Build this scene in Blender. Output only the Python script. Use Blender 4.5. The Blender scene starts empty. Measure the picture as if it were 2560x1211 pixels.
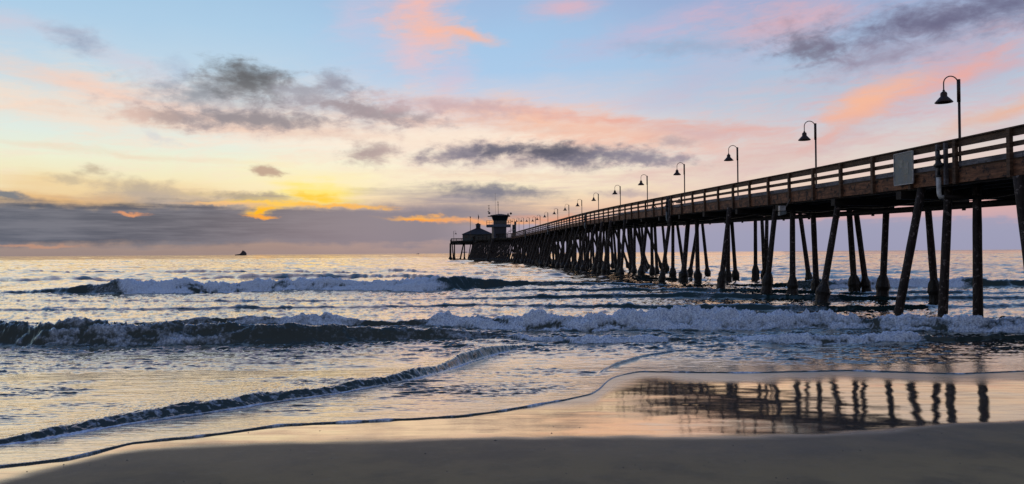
import bpy, bmesh, math, random
import numpy as np
from mathutils import Vector, Matrix

random.seed(7); rng = np.random.default_rng(11)
S = bpy.context.scene
COL = S.collection
R = math.radians

# ------------------------------------------------------------------ camera
EYE = 2.3
F = 1850.0                      # focal length in pixels of the 2560 px wide photo
PITCH, ROLL = math.atan(27.2/F), math.atan(0.00687)
cd = bpy.data.cameras.new('camera'); cam = bpy.data.objects.new('camera', cd); COL.objects.link(cam)
cd.sensor_width = 36; cd.lens = 36*F/2560; cd.clip_start = .05; cd.clip_end = 60000
cam.location = (0, 0, EYE)
M_ = Matrix.Rotation(math.pi/2+PITCH, 3, 'X') @ Matrix.Rotation(ROLL, 3, 'Z')
# horizon falls to the left in the photo: camera rolled a little
M_ = Matrix.Rotation(math.pi/2+PITCH, 3, 'X') @ Matrix.Rotation(-ROLL, 3, 'Z')
cam.rotation_euler = M_.to_euler()
S.camera = cam
S.view_settings.view_transform = 'Standard'; S.view_settings.look = 'None'
S.view_settings.exposure = 0.0; S.view_settings.gamma = 1.0
S.cycles.max_bounces = 6; S.cycles.glossy_bounces = 3; S.cycles.diffuse_bounces = 3
S.cycles.use_denoising = True

def ray(px, py):
    v = M_ @ Vector(((px-1280)/F, -(py-605.5)/F, -1.0))
    return v / v.y               # scaled so y = 1 (depth along +Y)

# ------------------------------------------------------------------ nodes helper
def lin(c):
    return tuple(((v/255)/12.92 if v/255 <= .04045 else ((v/255+.055)/1.055)**2.4) for v in c)

class NT:
    def __init__(s, tree): s.t = tree; s.n = tree.nodes; s.l = tree.links
    def add(s, typ, **kw):
        n = s.n.new(typ)
        for k, v in kw.items(): setattr(n, k, v)
        return n
    def put(s, sock, v):
        if v is None: return
        if isinstance(v, bpy.types.NodeSocket): s.l.new(v, sock)
        else:
            if isinstance(v, (tuple, list)) and sock.type == 'RGBA' and len(v) == 3: v = (*v, 1)
            sock.default_value = v
    def m(s, op, a, b=None, c=None, clamp=False):
        n = s.add('ShaderNodeMath', operation=op); n.use_clamp = clamp
        s.put(n.inputs[0], a)
        if b is not None: s.put(n.inputs[1], b)
        if c is not None: s.put(n.inputs[2], c)
        return n.outputs[0]
    def mapr(s, v, a, b, c=0., d=1., smooth=True):
        n = s.add('ShaderNodeMapRange'); n.interpolation_type = 'SMOOTHSTEP' if smooth else 'LINEAR'
        for i, q in enumerate((v, a, b, c, d)): s.put(n.inputs[i], q)
        return n.outputs[0]
    def mix(s, f, a, b):
        n = s.add('ShaderNodeMix', data_type='RGBA'); s.put(n.inputs[0], f); s.put(n.inputs[6], a); s.put(n.inputs[7], b)
        return n.outputs[2]
    def vec(s, x, y, z=0.):
        n = s.add('ShaderNodeCombineXYZ')
        for i, q in enumerate((x, y, z)): s.put(n.inputs[i], q)
        return n.outputs[0]
    def noise(s, v, scale, detail=4., rough=.55, dist=0., dim='3D'):
        n = s.add('ShaderNodeTexNoise'); n.noise_dimensions = dim
        s.put(n.inputs['Vector'], v); n.inputs['Scale'].default_value = scale
        n.inputs['Detail'].default_value = detail; n.inputs['Roughness'].default_value = rough
        n.inputs['Distortion'].default_value = dist
        return n
    def ramp(s, f, pts):
        n = s.add('ShaderNodeValToRGB'); e = n.color_ramp.elements
        e[0].position = pts[0][0]; e[0].color = (*pts[0][1], 1)
        e[1].position = pts[-1][0]; e[1].color = (*pts[-1][1], 1)
        for p, c in pts[1:-1]:
            q = e.new(p); q.color = (*c, 1)
        s.put(n.inputs[0], f); return n.outputs[0]

# ------------------------------------------------------------------ sky
def azel(px, py):
    v = ray(px, py)
    return math.degrees(math.atan2(v.x, v.y)), math.degrees(math.atan2(v.z, math.hypot(v.x, v.y)))

SUN_AZ, SUN_EL = azel(790, 500)
W = bpy.data.worlds.new('World'); S.world = W; W.use_nodes = True
W.node_tree.nodes.clear(); w = NT(W.node_tree)
SKY_STRENGTH = 0.1
tc = w.add('ShaderNodeTexCoord')
sep = w.add('ShaderNodeSeparateXYZ'); w.l.new(tc.outputs['Generated'], sep.inputs[0])
dx, dy, dz = sep.outputs
AZ0 = w.m('MULTIPLY', w.m('ARCTAN2', dx, dy), 180/math.pi)
EL0 = w.m('MULTIPLY', w.m('ARCSINE', dz), 180/math.pi)
# cloud turbulence: coordinates are bent by noise so that every outline is ragged
P0 = w.vec(AZ0, w.m('MULTIPLY', EL0, 1.7))
nb = w.noise(P0, .13, 5., .6); ns = w.noise(P0, .55, 7., .62)
def spl(n):
    q = w.add('ShaderNodeSeparateColor'); w.l.new(n.outputs['Color'], q.inputs[0]); return q.outputs
b0, s0 = spl(nb), spl(ns)
def off(a, k, b, q):
    return w.m('ADD', w.m('MULTIPLY', w.m('SUBTRACT', a, .5), k), w.m('MULTIPLY', w.m('SUBTRACT', b, .5), q))
AZ = w.m('ADD', AZ0, off(b0[0], 5., s0[0], 2.4))
EL = w.m('ADD', EL0, off(b0[1], 1.1, s0[1], .95))
AZs = w.m('ADD', AZ0, off(b0[0], 6., s0[0], .9))      # softer bend for thin high cloud
ELs = w.m('ADD', EL0, off(b0[1], 2.0, s0[1], .4))
fine = w.noise(w.vec(AZ0, w.m('MULTIPLY', EL0, 1.9)), .62, 9., .62, .25).outputs['Fac']
wisp_a = w.noise(w.vec(w.m('ADD', w.m('MULTIPLY', AZ0, .35), w.m('MULTIPLY', EL0, .45)), w.m('SUBTRACT', w.m('MULTIPLY', EL0, 1.9), w.m('MULTIPLY', AZ0, .25))), .55, 7., .6, .6).outputs['Fac']
wisp_f = w.noise(w.vec(w.m('ADD', w.m('MULTIPLY', AZs, .9), w.m('MULTIPLY', ELs, .8)), w.m('SUBTRACT', w.m('MULTIPLY', ELs, 4.5), w.m('MULTIPLY', AZs, .5))), .7, 6., .68, .3).outputs['Fac']
wisp_n = w.m('ADD', w.m('MULTIPLY', wisp_a, .62), w.m('MULTIPLY', wisp_f, .42))
streak = w.noise(w.vec(w.m('MULTIPLY', AZ0, .22), w.m('MULTIPLY', EL0, 2.8)), .6, 7., .62).outputs['Fac']

def e_of(y, x=1280): return azel(x, y)[1]
ELW = w.m('ADD', EL0, w.m('MULTIPLY', w.m('SUBTRACT', b0[2], .5), 1.6))
def grad(pts):
    T = w.mapr(ELW, 0., 30., 0., 1., smooth=False)
    q = sorted((max(0, e_of(y))/30, lin(c)) for y, c in pts)
    q = q + [(.82, lin((120, 155, 205))), (1., lin((95, 130, 190)))]
    return w.ramp(T, q)
gL = grad([(633, (160, 140, 134)), (600, (172, 150, 140)), (520, (236, 200, 150)), (470, (247, 232, 188)), (420, (240, 242, 214)), (360, (226, 238, 230)),
           (290, (218, 228, 228)), (200, (192, 216, 234)), (100, (175, 208, 234)), (0, (164, 200, 230))])
gC = grad([(633, (158, 142, 144)), (580, (196, 164, 156)), (520, (240, 204, 170)), (470, (252, 236, 200)), (410, (255, 244, 222)), (340, (253, 236, 218)),
           (270, (216, 212, 224)), (180, (172, 204, 236)), (90, (165, 200, 234)), (0, (162, 190, 226))])
gR = grad([(633, (150, 148, 176)), (590, (160, 160, 186)), (562, (198, 168, 178)), (530, (228, 178, 170)), (480, (238, 212, 194)), (420, (228, 214, 206)), (340, (208, 206, 214)),
           (260, (184, 200, 220)), (150, (166, 192, 224)), (60, (158, 178, 214)), (0, (150, 168, 208))])
aL, aC, aR = azel(450, 500)[0], azel(1250, 500)[0], azel(2000, 500)[0]
col = w.mix(w.mapr(AZ0, aL, aC), gL, gC)
col = w.mix(w.mapr(AZ0, aC, aR), col, gR)

def blob(x, y, rx, ry, rot=0., color=(255, 255, 255), a=1., soft=.8, namp=1.0, kind='cloud'):
    """one cloud: an ellipse in azimuth and elevation eaten into by noise"""
    global col
    ca, ce = azel(x, y)
    rx = math.degrees(rx/F)*math.cos(R(ca)); ry = math.degrees(ry/F)
    if kind == 'cloud': A, E, N = AZ, EL, fine
    elif kind == 'wisp': A, E, N = AZs, ELs, wisp_n
    else: A, E, N = AZ, EL, streak
    da = w.m('SUBTRACT', A, ca); de = w.m('SUBTRACT', E, ce)
    c, s_ = math.cos(R(rot)), math.sin(R(rot))
    p = w.m('MULTIPLY_ADD', da, c/rx, w.m('MULTIPLY', de, -s_/rx))
    q = w.m('MULTIPLY_ADD', da, s_/ry, w.m('MULTIPLY', de, c/ry))
    r = w.m('SQRT', w.m('MULTIPLY_ADD', p, p, w.m('MULTIPLY', q, q)))
    v = w.m('ADD', w.m('SUBTRACT', 1.27 if kind == 'cloud' else 1.3, r), w.m('MULTIPLY', w.m('SUBTRACT', N, .5), 1.7*namp))
    f = w.mapr(v, 0., soft*(1.45 if kind == 'cloud' else 1.5), 0., a)
    col = w.mix(f, col, lin(color))

# --- thin high cloud, pink and peach.  rot > 0 : falls to the right in the picture
K = 'wisp'
veil = w.m('MULTIPLY', w.mapr(w.m('ADD', w.m('MULTIPLY', wisp_n, .75), w.m('MULTIPLY', streak, .28)), .46, .66), w.m('MULTIPLY', w.mapr(ELW, 3., 7.), w.mapr(ELW, 15., 9.)))
col = w.mix(w.m('MULTIPLY', veil, .55), col, w.mix(w.mapr(AZ0, -25., 25.), lin((250, 226, 206)), lin((228, 192, 196))))
blob(60, 50, 170, 30, 4, (222, 202, 212), .6, 1.3, 1.0, K)
blob(1000, 90, 190, 130, 0, (206, 200, 222), .6, 1.5, 1.2, K)
blob(1045, 10, 110, 60, 0, (246, 190, 182), .9, 1.1, 1.0, K)
blob(1075, 72, 105, 55, 8, (251, 190, 170), 1., 1.0, 1.1, K)
blob(1182, 88, 85, 16, 14, (252, 188, 160), .95, .9, .7, K)
blob(1030, 140, 70, 70, 0, (236, 196, 200), .8, 1.2, 1.1, K)
blob(1130, 195, 60, 80, 20, (218, 196, 214), .6, 1.3, 1.1, K)
blob(900, 40, 70, 70, -30, (214, 196, 216), .6, 1.4, 1.1, K)
blob(1410, 20, 110, 34, -4, (228, 182, 192), .8, 1.1, 1.1, K)
blob(1640, 70, 280, 42, -12, (204, 184, 210), .8, 1.3, 1.2, K)
blob(1960, 45, 250, 60, -6, (226, 178, 186), .9, 1.1, 1.3, K)
blob(1760, 195, 280, 55, -20, (192, 192, 216), .7, 1.3, 1.3, K)
blob(330, 165, 180, 30, 22, (214, 208, 220), .7, 1.2, 1.0, K)
blob(200, 212, 230, 34, 14, (244, 210, 194), .9, 1.2, 1.0, K)
blob(120, 268, 380, 44, 5, (253, 222, 200), .95, 1.3, .9, K)
blob(500, 285, 280, 50, 10, (250, 212, 194), .85, 1.2, 1.0, K)
blob(350, 330, 300, 30, 3, (236, 232, 222), .6, 1.4, 1., K)
blob(1000, 345, 620, 66, 2, (255, 228, 208), .85, 1.4, .9, K)
blob(1330, 300, 380, 56, 7, (247, 196, 170), .95, 1.15, 1.1, K)
blob(1600, 332, 360, 50, 5, (244, 192, 170), .95, 1.1, 1.1, K)
blob(1760, 325, 220, 30, 6, (214, 180, 182), .8, 1.1, 1.2, K)
blob(1900, 400, 380, 60, -8, (228, 198, 190), .8, 1.3, 1.3, K)
blob(2120, 330, 220, 44, -20, (204, 184, 192), .8, 1.3, 1.3, K)
blob(2380, 130, 420, 120, -10, (188, 170, 192), .85, 1.4, 1.0, K)
blob(2340, 195, 360, 55, -19, (228, 176, 176), .85, 1.4, 1.5, K)
blob(2330, 205, 260, 16, -20, (244, 172, 156), .7, 1.2, 1.3, K)
blob(2170, 262, 130, 44, -24, (250, 188, 156), .95, 1.0, 1.1, K)
blob(2060, 345, 170, 20, -24, (230, 182, 174), .8, 1.1, .9, K)
blob(2520, 262, 190, 22, -22, (236, 184, 160), .9, 1.0, .9, K)
blob(2500, 330, 260, 50, -10, (204, 192, 196), .6, 1.4, 1., K)
blob(2230, 520, 460, 36, 0, (222, 178, 176), .6, 1.2, .6, K)
# --- long thin bands joining the clouds
blob(760, 335, 560, 16, 2, (238, 204, 184), .75, 1.2, 1.5, 'streak')
blob(1500, 296, 420, 15, 6, (238, 172, 154), .8, 1.2, 1.5, 'streak')
blob(1100, 305, 340, 16, 4, (222, 184, 174), .75, 1.2, 1.5, 'streak')
blob(320, 246, 330, 13, 9, (250, 212, 192), .8, 1.2, 1.4, 'streak')
blob(1250, 440, 380, 14, 1, (240, 208, 184), .7, 1.2, 1.4, 'streak')
blob(300, 385, 360, 10, 3, (238, 220, 192), .6, 1.2, 1.4, 'streak')
blob(1750, 420, 420, 16, -6, (226, 190, 182), .7, 1.2, 1.5, 'streak')
# --- glow round the hidden sun
blob(800, 460, 380, 80, 0, (253, 243, 206), .8, 1.5, .4, 'streak')
blob(780, 462, 190, 46, 6, (255, 242, 168), .9, 1.4, .8, 'streak')
blob(800, 482, 120, 28, 6, (255, 234, 120), .95, 1.2, .9, 'streak')
blob(900, 355, 460, 30, -3, (255, 244, 226), .75, 1.4, 1.0, 'streak')
# --- low grey and ochre cloud on the left
blob(280, 470, 330, 34, 3, (240, 208, 156), .85, 1.1, 1.1, 'streak')
blob(360, 478, 140, 34, 6, (190, 176, 156), .95, .9, 1.2)
blob(180, 500, 280, 20, 2, (228, 184, 130), .95, .9, 1.2, 'streak')
blob(520, 508, 260, 28, 3, (184, 170, 160), .95, .9, 1.2, 'streak')
blob(0, 490, 75, 12, 4, (118, 126, 136), .95, .6, .8)
blob(640, 494, 115, 12, 2, (138, 136, 146), .95, .7, 1.0)
blob(215, 425, 44, 12, 0, (202, 188, 162), .9, .8, 1.1)
blob(170, 442, 50, 12, 0, (202, 186, 158), .8, .8, 1.1)
blob(672, 432, 46, 12, 0, (190, 164, 146), .95, .7, 1.0)
blob(920, 385, 64, 32, -6, (172, 156, 156), .95, .8, 1.2)
blob(1150, 492, 280, 30, 0, (160, 152, 160), .95, 1.0, 1.2, 'streak')
blob(1230, 482, 160, 22, 2, (122, 124, 140), .95, .8, 1.1)
blob(1130, 528, 380, 26, 2, (164, 152, 158), .95, .9, 1.2, 'streak')
# --- the bank along the horizon
T1 = w.m('ADD', EL0, w.m('ADD', off(b0[2], 1.2, s0[2], .9), w.m('MULTIPLY', w.m('SUBTRACT', streak, .5), 1.3)))
bank_l = w.mapr(AZ0, azel(1050, 560)[0], azel(1420, 560)[0], 1., 0.)
bank = w.m('MULTIPLY', w.mapr(T1, e_of(596), e_of(616), 1., 0.), 0.)
top_l = w.mapr(T1, e_of(512)+.25, e_of(532), 0., 1.)
low_l = w.mapr(T1, e_of(618), e_of(596), 0., 1.)
colb = w.mix(w.mapr(streak, .36, .64), lin((78, 90, 108)), lin((112, 118, 132)))
colb = w.mix(w.mapr(AZ0, azel(420, 560)[0], azel(1000, 560)[0]), colb, lin((132, 130, 144)))
f = w.m('MULTIPLY', w.m('MULTIPLY', top_l, w.m('ADD', w.m('MULTIPLY', low_l, .8), .2)), bank_l)
col = w.mix(w.m('MULTIPLY', f, .97), col, colb)
# right side: flat blue-grey haze bank
f = w.m('MULTIPLY', w.mapr(T1, e_of(572), e_of(560), 1., 0.), w.mapr(AZ0, azel(1050, 560)[0], azel(1420, 560)[0]))
col = w.mix(w.m('MULTIPLY', f, .85), col, lin((160, 160, 186)))
# --- burning gaps in the bank
blob(730, 500, 230, 16, 2, (255, 226, 130), .8, 1.5, 1.5, 'streak')
blob(700, 484, 80, 12, 4, (255, 240, 150), .9, 1.3, 1.2, 'streak')
blob(700, 507, 170, 5, 1, (255, 206, 90), .95, .9, 1.2, 'streak')
blob(800, 484, 120, 26, 6, (255, 230, 118), 1., 1.2, 1.2, 'streak')
blob(790, 492, 80, 10, 4, (255, 208, 76), 1., .8, 1.5, 'streak')
blob(850, 514, 160, 6, 1, (255, 186, 84), .95, .8, 1.2, 'streak')
blob(660, 520, 70, 13, -10, (255, 206, 96), .9, 1.0, 1.4, 'streak')
blob(640, 526, 45, 7, -12, (255, 186, 40), 1., .7, 1.0, 'streak')
blob(640, 538, 60, 5, 3, (255, 168, 60), .95, .7, 1.0, 'streak')
blob(560, 508, 100, 5, 2, (250, 196, 130), .8, .8, 1.0, 'streak')
blob(1060, 545, 120, 7, 2, (255, 184, 84), 1., .9, 1.2, 'streak')
blob(1080, 549, 80, 3, 2, (255, 160, 50), 1., .8, .8, 'streak')
blob(1210, 552, 180, 8, 2, (248, 172, 116), .9, .9, 1.1, 'streak')
blob(1400, 546, 130, 10, 2, (240, 160, 124), .85, 1.0, 1.1, 'streak')
blob(340, 535, 44, 4, 2, (232, 158, 112), .9, .8, 1.0, 'streak')
blob(90, 611, 130, 4, 1, (200, 150, 124), .7, .8, 1.0, 'streak')
# --- ragged grey cumulus: a pale skirt, then the body, then a darker heart
blob(640, 305, 400, 38, 2, (226, 196, 184), .85, 1.1, 1.3)
blob(560, 258, 250, 62, 3, (180, 174, 182), .85, 1.1, 1.4)
blob(800, 258, 280, 50, 7, (174, 168, 178), .85, 1.0, 1.3)
blob(620, 296, 210, 26, 0, (150, 144, 150), .95, .8, 1.3)
blob(410, 288, 62, 20, 3, (184, 164, 160), .9, .8, 1.2)
blob(320, 284, 66, 22, 0, (220, 190, 178), .85, .9, 1.2)
blob(930, 276, 180, 28, 6, (162, 150, 156), .9, .8, 1.3)
blob(1140, 268, 230, 30, 4, (204, 176, 180), .85, 1.0, 1.3)
blob(500, 225, 95, 40, -8, (152, 158, 168), .9, .9, 1.3)
blob(620, 203, 120, 50, 4, (116, 120, 126), .97, .9, 1.2)
blob(640, 186, 75, 28, 10, (94, 98, 104), .85, .9, 1.1)
blob(838, 208, 72, 38, 8, (150, 152, 168), .9, .9, 1.2)
blob(740, 225, 80, 30, 8, (166, 168, 180), .85, .9, 1.3)
blob(430, 175, 50, 34, 0, (172, 192, 216), .6, 1., 1.2)
blob(205, 98, 68, 32, 12, (154, 166, 190), .9, 1.1, 1.0)
blob(400, 345, 50, 16, 20, (206, 212, 218), .6, .9, 1.2)
blob(1300, 395, 400, 44, 0, (210, 186, 182), .8, 1.1, 1.2)
blob(1160, 384, 150, 30, -4, (134, 130, 146), .95, .8, 1.2)
blob(1240, 376, 90, 18, -4, (98, 100, 118), .9, .8, 1.0)
blob(1430, 388, 180, 34, 3, (118, 116, 134), .97, .8, 1.1)
blob(1380, 376, 100, 22, 0, (88, 90, 108), .9, .8, 1.0)
blob(1590, 396, 140, 24, 4, (140, 134, 150), .9, .8, 1.3)
blob(1690, 350, 66, 14, 4, (186, 166, 170), .8, .9, 1.1)
blob(1720, 392, 48, 16, 0, (160, 148, 160), .9, .8, 1.1)
blob(1560, 488, 100, 12, 3, (190, 172, 172), .8, .9, 1.)
blob(1720, 118, 200, 28, 3, (156, 172, 200), .7, 1.2, 1.2)
blob(2000, 105, 150, 60, 12, (142, 138, 160), .85, 1.3, 1.3)
blob(2020, 118, 95, 38, 12, (116, 114, 134), .85, 1.0, 1.2)
blob(2330, 55, 380, 70, -4, (132, 124, 150), .9, 1.4, 1.1)
blob(2340, 50, 250, 34, -4, (106, 104, 132), .85, 1.2, 1.1)
blob(2500, 20, 300, 50, -2, (104, 104, 134), .85, 1.3, 1.0)
blob(2180, 150, 180, 34, -8, (154, 144, 166), .8, 1.2, 1.2)
# --- the rest of the dome, outside the picture: blue-violet evening side with broken cloud
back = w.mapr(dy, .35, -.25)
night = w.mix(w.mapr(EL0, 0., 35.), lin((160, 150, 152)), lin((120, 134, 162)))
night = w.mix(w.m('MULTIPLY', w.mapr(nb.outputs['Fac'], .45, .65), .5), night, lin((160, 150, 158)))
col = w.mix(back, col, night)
# the physical sky supplies the air light under the painted cloud
sk = w.add('ShaderNodeTexSky', sky_type='NISHITA'); sk.sun_disc = False
sk.sun_elevation = R(max(SUN_EL, 1)); sk.sun_rotation = R(SUN_AZ); sk.air_density = 1.2; sk.dust_density = 1.5
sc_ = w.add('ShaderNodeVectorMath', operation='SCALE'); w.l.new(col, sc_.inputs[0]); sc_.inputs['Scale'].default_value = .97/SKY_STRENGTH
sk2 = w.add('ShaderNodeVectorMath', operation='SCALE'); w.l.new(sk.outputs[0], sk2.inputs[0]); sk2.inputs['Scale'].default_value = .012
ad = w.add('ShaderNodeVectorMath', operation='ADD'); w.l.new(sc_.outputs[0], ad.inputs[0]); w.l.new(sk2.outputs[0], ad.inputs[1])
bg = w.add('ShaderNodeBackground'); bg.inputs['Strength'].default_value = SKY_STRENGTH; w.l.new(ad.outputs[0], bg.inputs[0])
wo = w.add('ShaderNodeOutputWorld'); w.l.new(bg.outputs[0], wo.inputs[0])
W.cycles.sampling_method = 'MANUAL'; W.cycles.sample_map_resolution = 512

sd = bpy.data.lights.new('sun', 'SUN'); sun = bpy.data.objects.new('sun', sd); COL.objects.link(sun)
sd.energy = .25; sd.angle = R(70); sd.color = (1., .62, .32)
sdir = Vector((math.sin(R(SUN_AZ))*math.cos(R(SUN_EL)), math.cos(R(SUN_AZ))*math.cos(R(SUN_EL)), math.sin(R(SUN_EL))))
sun.rotation_euler = sdir.to_track_quat('Z', 'Y').to_euler(); sun.location = (0, 0, 60)

# ------------------------------------------------------------------ materials
def mat(name):
    m = bpy.data.materials.new(name); m.use_nodes = True; m.node_tree.nodes.clear()
    n = NT(m.node_tree); o = n.add('ShaderNodeOutputMaterial'); return m, n, o
def objco(n):
    t = n.add('ShaderNodeTexCoord'); return t.outputs['Object']
def wood(name, dark, light, patch=None, scale=(.6, .6, .6), rough=.75, pscale=6., pth=(.56, .66), bump=.4):
    m, n, o = mat(name)
    g = n.add('ShaderNodeNewGeometry').outputs['Position']
    mp = n.add('ShaderNodeMapping'); n.l.new(g, mp.inputs[0]); mp.inputs['Scale'].default_value = scale
    a = n.noise(mp.outputs[0], 7., 8., .7)
    c = n.mix(n.mapr(a.outputs['Fac'], .32, .7), dark, light)
    b = n.noise(g, pscale, 6., .7)
    if patch: c = n.mix(n.mapr(b.outputs['Fac'], *pth), c, patch)
    big = n.noise(g, .9, 3., .6)
    c = n.mix(n.mapr(big.outputs['Fac'], .5, .72, 0., .7), c, tuple(v*.35 for v in dark))
    p = n.add('ShaderNodeBsdfPrincipled'); n.put(p.inputs['Base Color'], c); p.inputs['Roughness'].default_value = rough
    p.inputs['Specular IOR Level'].default_value = .3
    bm_ = n.add('ShaderNodeBump'); bm_.inputs['Strength'].default_value = bump; bm_.inputs['Distance'].default_value = .03
    n.l.new(a.outputs['Fac'], bm_.inputs['Height']); n.l.new(bm_.outputs[0], p.inputs['Normal'])
    n.l.new(p.outputs[0], o.inputs[0]); return m
def plain(name, c, rough=.6, metal=0., var=.3):
    m, n, o = mat(name)
    g = n.add('ShaderNodeNewGeometry').outputs['Position']
    a = n.noise(g, 5., 6., .65)
    cc = n.mix(n.mapr(a.outputs['Fac'], .35, .7), tuple(v*(1-var) for v in c), tuple(min(1, v*(1+var)) for v in c))
    p = n.add('ShaderNodeBsdfPrincipled'); n.put(p.inputs['Base Color'], cc); p.inputs['Metallic'].default_value = metal
    n.put(p.inputs['Roughness'], n.mapr(a.outputs['Fac'], .3, .7, max(.05, rough-.12), min(1, rough+.12)))
    n.l.new(p.outputs[0], o.inputs[0]); return m

M_FASCIA = wood('weathered_fascia', (.06, .027, .015), (.28, .125, .06), (.014, .009, .008), (.12, .25, 1.6), pscale=3.5, pth=(.5, .62))
M_RAIL = wood('rail_timber', (.045, .026, .016), (.14, .08, .048), (.03, .02, .015), (.12, .25, 2.2))
M_GREY = wood('grey_timber', (.07, .065, .07), (.2, .19, .2), (.05, .05, .05), (.12, .25, 2.5))
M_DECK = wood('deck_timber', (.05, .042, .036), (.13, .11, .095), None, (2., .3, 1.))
M_UNDER = wood('dark_timber', (.008, .006, .005), (.022, .017, .014), None, (.5, .5, 1.))  # near-black base colour, used for under-deck timber, head rails and pipes
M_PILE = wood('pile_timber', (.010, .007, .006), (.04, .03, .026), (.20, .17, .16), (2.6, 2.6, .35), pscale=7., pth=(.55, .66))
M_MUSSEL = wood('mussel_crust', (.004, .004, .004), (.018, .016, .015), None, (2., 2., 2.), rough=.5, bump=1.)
M_METAL = plain('lamp_iron', (.03, .014, .010), .45, .3)
M_PIPEW = plain('white_pipe', (.42, .43, .42), .5)
M_DARKM = plain('black_iron', (.012, .012, .014), .5, .2)
M_SIGN = plain('sign_sheet', (.13, .16, .17), .5, .0, .3)
M_SIGNF = plain('sign_edge', (.34, .35, .36), .5)
M_NAVY = plain('navy_board', (.01, .018, .04), .5)
M_TRIM = plain('pale_blue_trim', (.06, .085, .13), .6)
M_CREAM = plain('cream_trim', (.26, .23, .19), .6)
M_GLASS = plain('dark_glass', (.01, .02, .025), .12)
M_ROOF = plain('dark_shingle', (.012, .012, .014), .8)
M_WALL = plain('pale_teal_wall', (.05, .07, .075), .7)
M_SKIN = plain('skin', (.25, .14, .1), .6); M_OLIVE = plain('olive_cloth', (.04, .045, .03), .9)
M_BLUEC = plain('dark_cloth', (.02, .02, .028), .9); M_SHIP = plain('ship_grey', (.05, .045, .055), .7)
M_WHITE = plain('white_paint', (.75, .75, .75), .5)
M_FLAG = plain('dark_flag', (.06, .02, .03), .9)

# ------------------------------------------------------------------ object helpers
def link(name, me, m, parent=None):
    o = bpy.data.objects.new(name, me); COL.objects.link(o)
    if m is not None: me.materials.append(m)
    if parent is not None: o.parent = parent
    return o
def tag(o, label=None, cat=None, group=None, kind=None):
    for k, v in (('label', label), ('category', cat), ('group', group), ('kind', kind)):
        if v: o[k] = v
    return o
def thing(name, loc, label, cat, group=None, rz=0.):
    o = bpy.data.objects.new(name, None); COL.objects.link(o); o.location = loc; o.rotation_euler.z = rz
    o.empty_display_size = .3
    return tag(o, label, cat, group)
class MB:
    def __init__(s): s.v = []; s.f = []
    def raw(s, v, f):
        k = len(s.v); s.v += [tuple(q) for q in v]; s.f += [tuple(i+k for i in q) for q in f]; return s
    def box(s, a, b):
        (x0, y0, z0), (x1, y1, z1) = a, b
        return s.raw([(x0,y0,z0),(x1,y0,z0),(x1,y1,z0),(x0,y1,z0),(x0,y0,z1),(x1,y0,z1),(x1,y1,z1),(x0,y1,z1)],
                     [(0,3,2,1),(4,5,6,7),(0,1,5,4),(1,2,6,5),(2,3,7,6),(3,0,4,7)])
    def bar(s, p, q, wd, ht, up=(0,0,1)):
        p, q = Vector(p), Vector(q); d = (q-p).normalized(); a = d.cross(Vector(up)).normalized()*wd/2; b = a.cross(d).normalized()*ht/2
        return s.raw([p-a-b,p+a-b,p+a+b,p-a+b,q-a-b,q+a-b,q+a+b,q-a+b],[(0,3,2,1),(4,5,6,7),(0,1,5,4),(1,2,6,5),(2,3,7,6),(3,0,4,7)])
    def tube(s, pts, rad, n=10, cap=True):
        pts = [Vector(p) for p in pts]
        if not hasattr(rad, '__len__'): rad = [rad]*len(pts)
        rings = []; k = len(s.v); prev = None
        for i, p in enumerate(pts):
            d = (pts[min(i+1, len(pts)-1)]-pts[max(i-1, 0)]).normalized()
            if prev is None: prev = Vector((1,0,0)) if abs(d.x) < .9 else Vector((0,1,0))
            a = (prev-d*prev.dot(d)).normalized(); prev = a; b = d.cross(a)
            for j in range(n):
                t = 2*math.pi*j/n; s.v.append(tuple(p+(a*math.cos(t)+b*math.sin(t))*rad[i]))
        for i in range(len(pts)-1):
            for j in range(n):
                q = (j+1) % n; s.f.append((k+i*n+j, k+i*n+q, k+(i+1)*n+q, k+(i+1)*n+j))
        if cap: s.f.append(tuple(k+j for j in reversed(range(n)))); s.f.append(tuple(k+(len(pts)-1)*n+j for j in range(n)))
        return s
    def lathe(s, prof, c=(0,0,0), n=16):
        k = len(s.v)
        for r, z in prof:
            for j in range(n):
                t = 2*math.pi*j/n; s.v.append((c[0]+r*math.cos(t), c[1]+r*math.sin(t), c[2]+z))
        for i in range(len(prof)-1):
            for j in range(n):
                q = (j+1) % n; s.f.append((k+i*n+j, k+i*n+q, k+(i+1)*n+q, k+(i+1)*n+j))
        return s
    def build(s, name, m, parent=None, smooth=False):
        me = bpy.data.meshes.new(name); me.from_pydata(s.v, [], s.f); me.update()
        if smooth:
            for p in me.polygons: p.use_smooth = True
        return link(name, me, m, parent)

# ------------------------------------------------------------------ ground and wave lines
SL, YR = .04, 14.5              # the beach face: z = SL*(YR-Y) for Y < YR
def ground(px, py):
    v = ray(px, py)
    t = (SL*YR-EYE)/(v.z+SL) if v.z < 0 else 9e9
    if t > YR or t < 0: t = -EYE/v.z
    return v.x, t                # u = X/Y and Y
def line(pts):
    q = sorted(ground(*p) for p in pts); return np.array([a for a, _ in q]), np.array([b for _, b in q])
def at_u(l, u): return np.interp(u, l[0], l[1])
def smooth_line(pts, n=400):
    """cubic smoothing of a traced line so that it has no corners"""
    xs, ys = line(pts); uu = np.linspace(xs[0], xs[-1], n); yy = np.interp(uu, xs, ys)
    k = np.hanning(17); k /= k.sum(); yp = np.pad(yy, 8, mode='edge'); return uu, np.convolve(yp, k, 'valid')
def px_curve(pts): 
    xs = [((p[0]-1280)/F) for p in pts]; return np.array(xs), np.array([p[1] for p in pts], float)

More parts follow.
